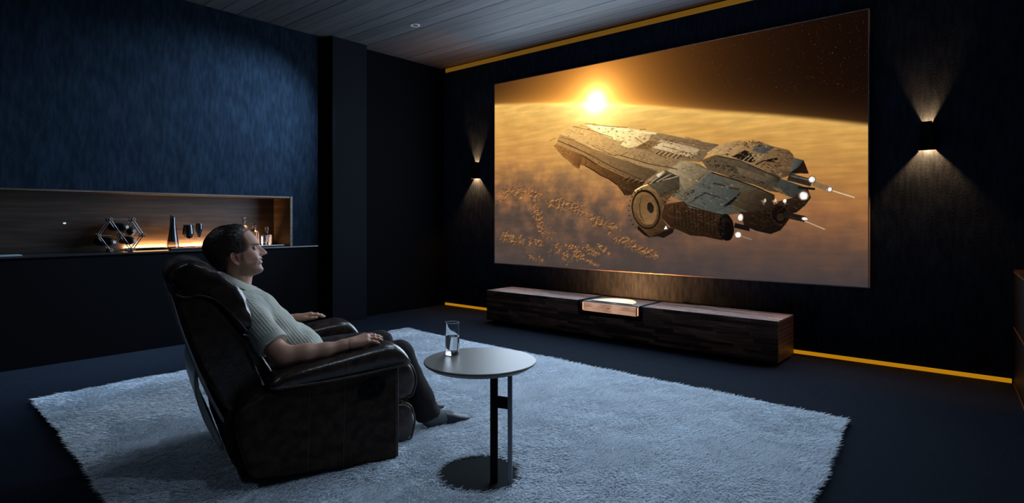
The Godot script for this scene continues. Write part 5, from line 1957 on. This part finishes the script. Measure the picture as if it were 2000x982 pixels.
	p.fill([666, 424, 701, 390, 718, 381, 734, 382, 776, 354, 799, 357, 840, 370, 874, 393, 890, 400, 948, 422, 1003, 444, 1053, 470, 1056, 492, 1043, 503, 1017, 512, 971, 517, 915, 525, 860, 512, 804, 501, 783, 482, 734, 458], Color8(132, 118, 92), Color8(76, 70, 56), 0.45)
	p.fill([776, 354, 809, 360, 874, 394, 840, 421, 789, 444, 772, 413, 734, 382], Color8(172, 148, 108), Color8(112, 98, 76), 0.60)
	p.fill([840, 421, 874, 394, 890, 401, 962, 456, 934, 492, 915, 517, 860, 512, 799, 492, 783, 482], Color8(104, 102, 92), Color8(74, 78, 74), 0.50)
	p.fill([963, 456, 1003, 451, 1052, 471, 1056, 492, 1021, 513, 981, 515, 934, 492], Color8(92, 76, 54), Color8(56, 42, 30), 0.90)
	p.fill([934, 492, 963, 456, 953, 464, 909, 499], Color8(34, 24, 18), Color8(34, 24, 18), 0.35)
	p.fill([890, 515, 931, 493, 938, 502, 900, 530], Color8(92, 94, 88), Color8(78, 80, 76), 0.35)
	p.clutter([756, 469, 783, 449, 825, 443, 814, 460, 788, 480], Color8(34, 26, 18), Color8(104, 92, 74), 60, 4.0)
	p.clutter([885, 425, 953, 435, 957, 455, 919, 449], Color8(84, 74, 58), Color8(130, 124, 108), 24, 8.0)
	p.stroke([822, 473, 855, 456, 898, 472], Color8(48, 40, 30), 2.6)
	p.stroke([793, 490, 853, 461], Color8(66, 60, 50), 1.5)
	p.stroke([880, 428, 957, 450], Color8(70, 54, 38), 4.0)
	p.stroke([799, 497, 840, 463], Color8(76, 70, 60), 1.2)
	p.stroke([853, 401, 825, 425], Color8(80, 72, 58), 1.5)
	p.fill([723, 489, 788, 480, 804, 501, 860, 513, 910, 525, 903, 560, 910, 599, 890, 596, 855, 589, 809, 586, 764, 568, 745, 561, 712, 530], Color8(84, 56, 32), Color8(48, 32, 18), 1.40)
	p.stroke([756, 489, 759, 556], Color8(44, 28, 16), 1.6)
	p.stroke([768, 492, 771, 558], Color8(44, 28, 16), 1.6)
	p.stroke([780, 495, 783, 561], Color8(44, 28, 16), 1.6)
	p.stroke([791, 497, 795, 563], Color8(44, 28, 16), 1.6)
	p.stroke([803, 500, 806, 566], Color8(44, 28, 16), 1.6)
	p.stroke([814, 502, 818, 568], Color8(44, 28, 16), 1.6)
	p.stroke([826, 505, 829, 571], Color8(44, 28, 16), 1.6)
	p.stroke([837, 507, 840, 573], Color8(44, 28, 16), 1.6)
	p.stroke([848, 510, 851, 576], Color8(44, 28, 16), 1.6)
	p.stroke([859, 512, 862, 578], Color8(44, 28, 16), 1.6)
	p.stroke([870, 515, 873, 581], Color8(44, 28, 16), 1.6)
	p.stroke([881, 517, 884, 583], Color8(44, 28, 16), 1.6)
	p.stroke([892, 520, 895, 586], Color8(44, 28, 16), 1.6)
	p.stroke([903, 522, 906, 588], Color8(44, 28, 16), 1.6)
	p.clutter([756, 489, 890, 523, 885, 555, 756, 530], Color8(50, 34, 20), Color8(120, 88, 54), 50, 7.0)
	p.fill([940, 557, 941, 570, 939, 581, 935, 591, 930, 597, 923, 600, 916, 599, 909, 595, 903, 586, 899, 576, 896, 563, 896, 551, 898, 539, 902, 529, 907, 523, 914, 520, 921, 521, 927, 526, 933, 535, 938, 545], Color8(30, 22, 18), Color8(20, 14, 12), 1.20)
	p.fill([936, 559, 936, 568, 935, 577, 932, 584, 928, 589, 924, 591, 919, 590, 914, 586, 910, 580, 907, 572, 905, 563, 905, 554, 906, 545, 908, 538, 912, 534, 917, 532, 922, 533, 926, 536, 931, 542, 934, 550], Color8(44, 32, 24), Color8(16, 12, 10), 1.20)
	p.fill([932, 561, 932, 567, 931, 572, 930, 576, 928, 579, 925, 580, 923, 580, 920, 578, 918, 574, 916, 569, 915, 563, 914, 558, 915, 552, 916, 548, 919, 545, 921, 544, 924, 545, 927, 547, 929, 551, 931, 556], Color8(20, 14, 12), Color8(20, 14, 12), 1.20)
	p.fill([957, 516, 1019, 513, 1056, 494, 1078, 485, 1090, 522, 1090, 538, 1069, 567, 1043, 578, 1003, 569, 971, 554], Color8(60, 40, 26), Color8(36, 24, 16), 1.20)
	p.clutter([971, 521, 1056, 499, 1090, 531, 1065, 567, 1012, 565], Color8(22, 15, 10), Color8(104, 72, 44), 150, 6.0)
	p.fill([1061, 487, 1101, 477, 1138, 452, 1146, 478, 1132, 498, 1111, 517, 1090, 523], Color8(74, 52, 34), Color8(44, 30, 20), 1.00)
	p.clutter([1065, 490, 1103, 479, 1132, 487, 1107, 513, 1086, 517], Color8(28, 20, 14), Color8(110, 80, 50), 50, 5.0)
	p.fill([1087, 522, 1086, 529, 1083, 536, 1079, 541, 1073, 544, 1067, 545, 1061, 544, 1055, 541, 1051, 536, 1048, 529, 1047, 522, 1048, 514, 1051, 508, 1055, 502, 1061, 499, 1067, 498, 1073, 499, 1079, 503, 1083, 508, 1086, 514], Color8(34, 24, 18), Color8(24, 16, 12), 1.20)
	p.fill([1079, 531, 1078, 534, 1077, 537, 1075, 540, 1072, 541, 1069, 542, 1066, 541, 1064, 540, 1061, 537, 1060, 534, 1060, 531, 1060, 527, 1061, 524, 1064, 522, 1066, 520, 1069, 520, 1072, 520, 1075, 522, 1077, 524, 1078, 527], Color8(60, 42, 26), Color8(60, 42, 26), 1.20)
	p.stroke([1026, 494, 1019, 482], Color8(140, 112, 78), 3.0)
	p.stroke([1054, 494, 1048, 483], Color8(140, 112, 78), 3.0)
	p.stroke([1082, 495, 1076, 483], Color8(140, 112, 78), 3.0)
	p.fill([1031, 484, 1030, 486, 1030, 487, 1029, 488, 1028, 489, 1027, 489, 1026, 488, 1025, 487, 1025, 486, 1025, 485, 1025, 483, 1025, 481, 1026, 480, 1027, 479, 1028, 478, 1029, 478, 1030, 479, 1030, 480, 1031, 481, 1031, 483], Color8(196, 176, 150), Color8(196, 176, 150), 1.20)
	p.fill([1058, 485, 1058, 486, 1057, 488, 1056, 489, 1055, 489, 1054, 489, 1053, 489, 1053, 488, 1052, 487, 1052, 485, 1052, 483, 1053, 482, 1054, 480, 1054, 479, 1055, 479, 1056, 479, 1057, 479, 1058, 480, 1058, 482, 1059, 483], Color8(196, 176, 150), Color8(196, 176, 150), 1.20)
	p.fill([1084, 485, 1084, 487, 1083, 488, 1082, 489, 1081, 490, 1080, 490, 1079, 489, 1079, 488, 1078, 487, 1078, 486, 1078, 484, 1079, 482, 1079, 481, 1080, 480, 1081, 479, 1082, 479, 1083, 480, 1084, 481, 1084, 482, 1084, 484], Color8(196, 176, 150), Color8(196, 176, 150), 1.20)
	p.clutter([353, 210, 534, 226, 701, 264, 809, 297, 880, 320, 835, 356, 734, 375, 595, 346, 456, 292, 331, 241], Color8(120, 84, 48), Color8(200, 156, 96), 170, 7.0)
	p.clutter([415, 313, 489, 353, 583, 397, 643, 415, 666, 419, 619, 401, 521, 358, 429, 301], Color8(70, 48, 28), Color8(120, 86, 50), 70, 5.0)
	p.clutter([788, 490, 910, 526, 905, 593, 809, 583, 756, 561], Color8(40, 27, 16), Color8(100, 70, 42), 90, 7.0)
	p.clutter([850, 412, 957, 455, 934, 492, 860, 506, 799, 490], Color8(70, 70, 62), Color8(126, 122, 108), 60, 9.0)
	p.clutter([778, 358, 865, 388, 835, 421, 788, 439], Color8(120, 102, 74), Color8(186, 164, 124), 40, 8.0)
	p.clutter([890, 346, 957, 308, 1090, 348, 1099, 383, 1065, 417, 957, 362], Color8(80, 58, 38), Color8(190, 150, 96), 130, 6.0)
	p.stroke([687, 325, 703, 316], Color8(180, 140, 90), 2.0)
	p.stroke([694, 327, 710, 318], Color8(70, 48, 28), 2.0)
	p.stroke([702, 329, 717, 320], Color8(180, 140, 90), 2.0)
	p.stroke([709, 331, 724, 322], Color8(70, 48, 28), 2.0)
	p.stroke([716, 333, 731, 324], Color8(180, 140, 90), 2.0)
	p.stroke([723, 335, 738, 326], Color8(70, 48, 28), 2.0)
	p.stroke([730, 337, 745, 328], Color8(180, 140, 90), 2.0)
	p.stroke([737, 339, 752, 330], Color8(70, 48, 28), 2.0)
	p.stroke([744, 341, 759, 332], Color8(180, 140, 90), 2.0)
	p.stroke([751, 343, 766, 334], Color8(70, 48, 28), 2.0)
	p.stroke([758, 345, 773, 336], Color8(180, 140, 90), 2.0)
	p.stroke([765, 346, 780, 337], Color8(70, 48, 28), 2.0)
	p.stroke([573, 405, 593, 394], Color8(120, 88, 52), 2.0)
	p.stroke([583, 407, 602, 396], Color8(50, 34, 20), 2.0)
	p.stroke([592, 410, 612, 398], Color8(120, 88, 52), 2.0)
	p.stroke([602, 412, 621, 401], Color8(50, 34, 20), 2.0)
	p.stroke([611, 414, 630, 403], Color8(120, 88, 52), 2.0)
	p.stroke([621, 416, 640, 405], Color8(50, 34, 20), 2.0)
	p.stroke([630, 418, 649, 407], Color8(120, 88, 52), 2.0)
	p.stroke([639, 420, 658, 409], Color8(50, 34, 20), 2.0)
	p.stroke([648, 423, 667, 411], Color8(120, 88, 52), 2.0)
	p.stroke([657, 425, 676, 414], Color8(50, 34, 20), 2.0)
	p.stroke([565, 322, 666, 356, 767, 380], Color8(90, 62, 36), 2.4)
	p.stroke([309, 250, 422, 300, 534, 359, 643, 406], Color8(84, 56, 32), 2.4)
	p.stroke([890, 346, 957, 365, 1069, 423], Color8(64, 46, 30), 2.6)
	p.stroke([788, 490, 860, 512, 912, 525], Color8(52, 38, 26), 2.4)
	p.stroke([875, 396, 948, 422, 1003, 444, 1053, 470], Color8(46, 34, 24), 3.0)
	p.fill([606, 465, 612, 449, 628, 434, 666, 423, 712, 420, 751, 417, 773, 407, 773, 443, 740, 468, 718, 494, 713, 530, 734, 561, 756, 567, 740, 584, 718, 596, 695, 585, 672, 597, 649, 580, 631, 562, 616, 535, 609, 503], Color8(150, 112, 66), Color8(70, 48, 28), 0.90)
	p.fill([666, 423, 712, 390, 726, 381, 772, 403, 773, 440, 712, 469, 695, 446], Color8(100, 86, 64), Color8(76, 66, 52), 0.60)
	p.stroke([672, 422, 720, 387], Color8(170, 150, 118), 2.2)
	p.stroke([684, 420, 732, 391], Color8(52, 38, 26), 2.2)
	p.stroke([695, 417, 745, 394], Color8(170, 150, 118), 2.2)
	p.stroke([706, 414, 757, 398], Color8(52, 38, 26), 2.2)
	p.stroke([718, 412, 768, 402], Color8(170, 150, 118), 2.2)
	p.fill([695, 395, 720, 381, 726, 386, 704, 403], Color8(240, 225, 190), Color8(150, 120, 80), 0.35)
	p.stroke([619, 443, 643, 430, 666, 424], Color8(255, 215, 130), 4.0)
	p.clutter([701, 457, 772, 434, 772, 449, 723, 489, 706, 488], Color8(30, 22, 16), Color8(110, 90, 66), 60, 5.0)
	p.fill([707, 495, 710, 515, 707, 534, 700, 550, 689, 562, 675, 568, 659, 569, 643, 562, 629, 550, 617, 534, 610, 514, 607, 493, 610, 474, 618, 457, 629, 446, 644, 440, 660, 441, 675, 447, 689, 460, 700, 476], Color8(46, 32, 22), Color8(46, 32, 22), 1.20)
	p.fill([701, 497, 703, 515, 701, 533, 695, 547, 685, 558, 672, 563, 659, 563, 644, 558, 632, 547, 621, 532, 615, 514, 612, 495, 614, 478, 621, 463, 631, 453, 644, 447, 658, 448, 672, 454, 685, 465, 694, 480], Color8(136, 102, 62), Color8(92, 66, 40), 1.20)
	p.fill([694, 499, 696, 514, 695, 529, 690, 541, 682, 550, 673, 554, 661, 554, 650, 549, 640, 540, 632, 527, 626, 512, 624, 497, 626, 482, 631, 470, 639, 461, 649, 457, 660, 457, 671, 463, 681, 472, 689, 485], Color8(120, 88, 52), Color8(142, 106, 64), 1.20)
	p.fill([686, 497, 686, 503, 686, 508, 685, 512, 682, 515, 679, 517, 676, 517, 672, 515, 669, 511, 666, 507, 664, 502, 664, 496, 664, 491, 665, 486, 668, 483, 671, 482, 674, 482, 678, 484, 681, 488, 684, 492], Color8(44, 32, 22), Color8(62, 46, 32), 1.20)
	p.stroke([631, 487, 637, 488], Color8(74, 54, 34), 2.0)
	p.stroke([633, 496, 638, 497], Color8(74, 54, 34), 2.0)
	p.stroke([634, 504, 640, 505], Color8(74, 54, 34), 2.0)
	p.stroke([635, 513, 641, 514], Color8(74, 54, 34), 2.0)
	p.stroke([636, 521, 642, 522], Color8(74, 54, 34), 2.0)
	p.stroke([637, 530, 643, 531], Color8(74, 54, 34), 2.0)
	p.stroke([638, 538, 644, 540], Color8(74, 54, 34), 2.0)
	p.stroke([643, 466, 637, 487, 638, 519, 652, 546], Color8(84, 60, 36), 1.6)
	p.stroke([635, 569, 633, 573], Color8(60, 40, 24), 3.0)
	p.stroke([623, 562, 621, 566], Color8(60, 40, 24), 3.0)
	p.stroke([614, 552, 610, 555], Color8(60, 40, 24), 3.0)
	p.stroke([606, 539, 602, 541], Color8(60, 40, 24), 3.0)
	p.stroke([601, 524, 597, 525], Color8(60, 40, 24), 3.0)
	p.stroke([599, 508, 594, 508], Color8(60, 40, 24), 3.0)
	p.stroke([600, 492, 595, 491], Color8(60, 40, 24), 3.0)
	p.stroke([604, 476, 600, 474], Color8(60, 40, 24), 3.0)
	p.stroke([611, 463, 607, 460], Color8(60, 40, 24), 3.0)
	p.stroke([620, 451, 617, 448], Color8(60, 40, 24), 3.0)
	p.stroke([631, 444, 629, 440], Color8(60, 40, 24), 3.0)
	p.stroke([643, 439, 642, 435], Color8(60, 40, 24), 3.0)
	p.fill([631, 557, 675, 597, 655, 589, 628, 568], Color8(40, 28, 20), Color8(40, 28, 20), 0.35)
	p.fill([672, 594, 701, 583, 756, 563, 751, 579, 720, 596, 701, 591], Color8(48, 32, 20), Color8(48, 32, 20), 0.35)
	p.clutter([672, 562, 751, 556, 751, 576, 678, 593], Color8(26, 18, 12), Color8(90, 64, 38), 30, 5.0)
	p.stroke([1090, 419, 1148, 438], Color8(62, 52, 44), 20.0)
	p.stroke([1095, 416, 1148, 432], Color8(104, 94, 82), 4.0)
	p.stroke([1152, 439, 1192, 457], Color8(134, 106, 72), 13.0)
	p.stroke([1187, 454, 1193, 458], Color8(220, 215, 205), 11.0)
	p.stroke([1199, 461, 1249, 480], Color8(214, 190, 150), 2.4)
	p.stroke([1115, 449, 1156, 455], Color8(40, 30, 22), 6.0)
	p.stroke([1078, 523, 1132, 536], Color8(46, 36, 30), 16.0)
	p.stroke([1131, 541, 1180, 563], Color8(188, 164, 130), 2.2)
	p.stroke([943, 554, 986, 564], Color8(36, 28, 24), 14.0)
	p.stroke([986, 565, 1028, 581], Color8(120, 104, 88), 2.2)
	p.stroke([955, 583, 992, 595], Color8(150, 130, 108), 2.4)
	p.fill([968, 532, 968, 536, 966, 540, 964, 542, 961, 544, 958, 544, 956, 543, 954, 541, 952, 538, 951, 535, 951, 531, 952, 527, 953, 523, 956, 520, 958, 519, 961, 519, 964, 520, 966, 522, 968, 525, 968, 528], Color8(120, 96, 74), Color8(120, 96, 74), 1.20)
	p.fill([966, 532, 966, 535, 964, 538, 963, 540, 961, 541, 959, 541, 957, 541, 955, 539, 954, 537, 953, 534, 953, 531, 954, 528, 955, 525, 957, 523, 959, 522, 961, 522, 963, 522, 964, 524, 966, 526, 966, 529], Color8(236, 226, 212), Color8(236, 226, 212), 1.20)
	p.fill([965, 532, 964, 534, 963, 535, 962, 537, 961, 537, 960, 537, 959, 537, 958, 536, 957, 535, 957, 533, 957, 531, 957, 529, 958, 528, 959, 526, 960, 526, 961, 526, 962, 526, 963, 527, 964, 528, 965, 530], Color8(255, 255, 255), Color8(255, 255, 255), 1.20)
	p.fill([963, 583, 962, 586, 961, 589, 958, 591, 955, 593, 952, 593, 948, 592, 945, 590, 943, 588, 942, 584, 942, 581, 943, 578, 945, 575, 947, 572, 950, 571, 954, 571, 957, 572, 960, 573, 962, 576, 963, 579], Color8(120, 96, 74), Color8(120, 96, 74), 1.20)
	p.fill([961, 583, 960, 585, 959, 587, 957, 589, 954, 590, 952, 590, 949, 590, 947, 588, 946, 586, 945, 584, 945, 581, 945, 579, 947, 576, 949, 575, 951, 574, 954, 573, 956, 574, 958, 575, 960, 577, 960, 580], Color8(236, 226, 212), Color8(236, 226, 212), 1.20)
	p.fill([958, 582, 958, 584, 957, 585, 956, 586, 955, 587, 953, 587, 952, 587, 950, 586, 949, 585, 949, 583, 949, 581, 949, 580, 950, 579, 951, 577, 953, 577, 954, 577, 956, 577, 957, 578, 958, 579, 958, 581], Color8(255, 255, 255), Color8(255, 255, 255), 1.20)
	p.fill([1142, 474, 1140, 478, 1138, 482, 1135, 484, 1131, 486, 1127, 486, 1123, 485, 1120, 482, 1117, 479, 1115, 475, 1115, 470, 1116, 466, 1119, 463, 1122, 460, 1126, 459, 1130, 459, 1134, 460, 1137, 462, 1140, 466, 1141, 470], Color8(120, 96, 74), Color8(120, 96, 74), 1.20)
	p.fill([1138, 474, 1137, 477, 1136, 480, 1133, 482, 1131, 483, 1127, 483, 1124, 482, 1122, 480, 1120, 477, 1119, 474, 1119, 471, 1119, 468, 1121, 465, 1123, 463, 1126, 462, 1129, 462, 1132, 463, 1135, 465, 1137, 467, 1138, 470], Color8(236, 226, 212), Color8(236, 226, 212), 1.20)
	p.fill([1135, 473, 1135, 475, 1134, 477, 1132, 478, 1130, 479, 1129, 479, 1127, 478, 1125, 477, 1124, 475, 1124, 474, 1123, 472, 1124, 470, 1125, 468, 1126, 467, 1128, 466, 1130, 466, 1132, 467, 1133, 468, 1134, 469, 1135, 471], Color8(255, 255, 255), Color8(255, 255, 255), 1.20)
	p.fill([1158, 430, 1157, 433, 1156, 436, 1154, 438, 1151, 439, 1148, 439, 1145, 438, 1143, 436, 1141, 434, 1140, 431, 1140, 427, 1141, 424, 1142, 422, 1144, 420, 1147, 419, 1150, 419, 1153, 420, 1155, 421, 1157, 424, 1158, 427], Color8(120, 96, 74), Color8(120, 96, 74), 1.20)
	p.fill([1156, 430, 1155, 432, 1154, 434, 1152, 436, 1150, 437, 1148, 437, 1146, 436, 1144, 435, 1143, 433, 1142, 430, 1142, 428, 1143, 425, 1144, 423, 1146, 422, 1148, 421, 1150, 421, 1152, 422, 1154, 423, 1155, 425, 1156, 427], Color8(236, 226, 212), Color8(236, 226, 212), 1.20)
	p.fill([1154, 429, 1154, 431, 1153, 432, 1152, 433, 1151, 434, 1149, 434, 1148, 433, 1147, 432, 1146, 431, 1146, 430, 1146, 428, 1146, 427, 1147, 426, 1148, 425, 1149, 424, 1150, 424, 1152, 425, 1153, 425, 1153, 427, 1154, 428], Color8(255, 255, 255), Color8(255, 255, 255), 1.20)
	p.fill([1198, 458, 1197, 461, 1196, 462, 1195, 464, 1193, 465, 1191, 465, 1190, 464, 1188, 463, 1187, 461, 1186, 459, 1186, 457, 1187, 454, 1188, 453, 1189, 451, 1191, 450, 1193, 450, 1194, 451, 1196, 452, 1197, 454, 1198, 456], Color8(120, 96, 74), Color8(120, 96, 74), 1.20)
	p.fill([1196, 458, 1196, 460, 1195, 461, 1194, 462, 1193, 463, 1191, 463, 1190, 463, 1189, 462, 1188, 460, 1188, 459, 1188, 457, 1188, 455, 1189, 454, 1190, 453, 1191, 452, 1192, 452, 1194, 452, 1195, 453, 1196, 455, 1196, 456], Color8(236, 226, 212), Color8(236, 226, 212), 1.20)
	p.fill([1195, 458, 1195, 459, 1195, 460, 1194, 460, 1193, 461, 1192, 461, 1192, 461, 1191, 460, 1190, 459, 1190, 458, 1190, 457, 1190, 456, 1191, 455, 1191, 455, 1192, 454, 1193, 454, 1194, 454, 1194, 455, 1195, 456, 1195, 457], Color8(255, 255, 255), Color8(255, 255, 255), 1.20)
	p.fill([1141, 536, 1140, 538, 1139, 539, 1137, 540, 1134, 540, 1131, 540, 1128, 540, 1126, 539, 1124, 537, 1123, 536, 1122, 534, 1123, 533, 1124, 531, 1127, 530, 1129, 530, 1132, 530, 1135, 531, 1138, 532, 1139, 533, 1141, 535], Color8(120, 96, 74), Color8(120, 96, 74), 1.20)
	p.fill([1139, 536, 1138, 537, 1137, 538, 1135, 539, 1133, 539, 1131, 539, 1129, 539, 1127, 538, 1126, 537, 1125, 536, 1125, 535, 1125, 533, 1126, 532, 1128, 532, 1130, 531, 1132, 531, 1134, 532, 1136, 533, 1137, 534, 1138, 535], Color8(236, 226, 212), Color8(236, 226, 212), 1.20)
	p.fill([1137, 536, 1136, 536, 1136, 537, 1135, 537, 1134, 538, 1132, 538, 1131, 537, 1130, 537, 1129, 536, 1129, 536, 1128, 535, 1129, 534, 1129, 533, 1130, 533, 1131, 533, 1133, 533, 1134, 533, 1135, 534, 1136, 534, 1136, 535], Color8(255, 255, 255), Color8(255, 255, 255), 1.20)
	p.fill([1085, 486, 1085, 488, 1084, 490, 1083, 492, 1081, 492, 1080, 493, 1078, 492, 1077, 491, 1076, 489, 1075, 487, 1075, 485, 1076, 483, 1076, 481, 1078, 479, 1079, 479, 1081, 478, 1082, 479, 1084, 480, 1085, 482, 1085, 484], Color8(120, 96, 74), Color8(120, 96, 74), 1.20)
	p.fill([1084, 486, 1084, 488, 1083, 489, 1082, 490, 1081, 491, 1080, 491, 1079, 490, 1078, 490, 1077, 488, 1076, 487, 1076, 485, 1077, 483, 1077, 482, 1078, 481, 1080, 480, 1081, 480, 1082, 481, 1083, 481, 1084, 483, 1084, 484], Color8(236, 226, 212), Color8(236, 226, 212), 1.20)
	p.fill([1083, 486, 1083, 487, 1083, 488, 1082, 488, 1081, 489, 1081, 489, 1080, 489, 1079, 488, 1079, 487, 1079, 486, 1079, 485, 1079, 484, 1079, 483, 1080, 483, 1081, 482, 1081, 482, 1082, 483, 1083, 483, 1083, 484, 1083, 485], Color8(255, 255, 255), Color8(255, 255, 255), 1.20)
	p.fill([721, 569, 728, 557, 733, 567], Color8(255, 255, 255), Color8(255, 255, 255), 0.35)

func paint_bands(p: Paint) -> void:
	p.band([35, 453, 77, 427, 140, 434, 218, 449], 26.0)
	p.band([123, 446, 212, 457], 18.0)
	p.band([260, 475, 322, 491, 372, 497, 421, 510, 449, 530, 490, 542], 15.0)
	p.band([281, 471, 372, 483, 430, 502], 16.0)
	p.band([454, 554, 513, 554, 557, 571], 14.0)
	p.band([548, 604, 600, 610, 638, 631, 690, 644], 15.0)
	p.band([600, 621, 654, 642, 694, 655], 12.0)
	p.band([201, 491, 218, 526, 223, 555, 239, 585, 281, 597], 22.0)
	p.band([179, 677, 207, 684, 234, 694], 12.0)
	p.band([342, 621, 372, 636, 392, 656, 416, 671], 20.0)
	p.band([416, 627, 439, 646, 467, 657], 15.0)
	p.band([430, 684, 481, 690], 10.0)
	p.band([179, 625, 223, 624], 20.0)
	p.band([513, 577, 535, 592], 10.0)
	p.band([302, 638, 342, 670], 24.0)
	p.band([486, 632, 522, 655], 14.0)
	p.band([47, 601, 135, 617], 22.0)
	p.band([163, 651, 174, 664], 12.0)
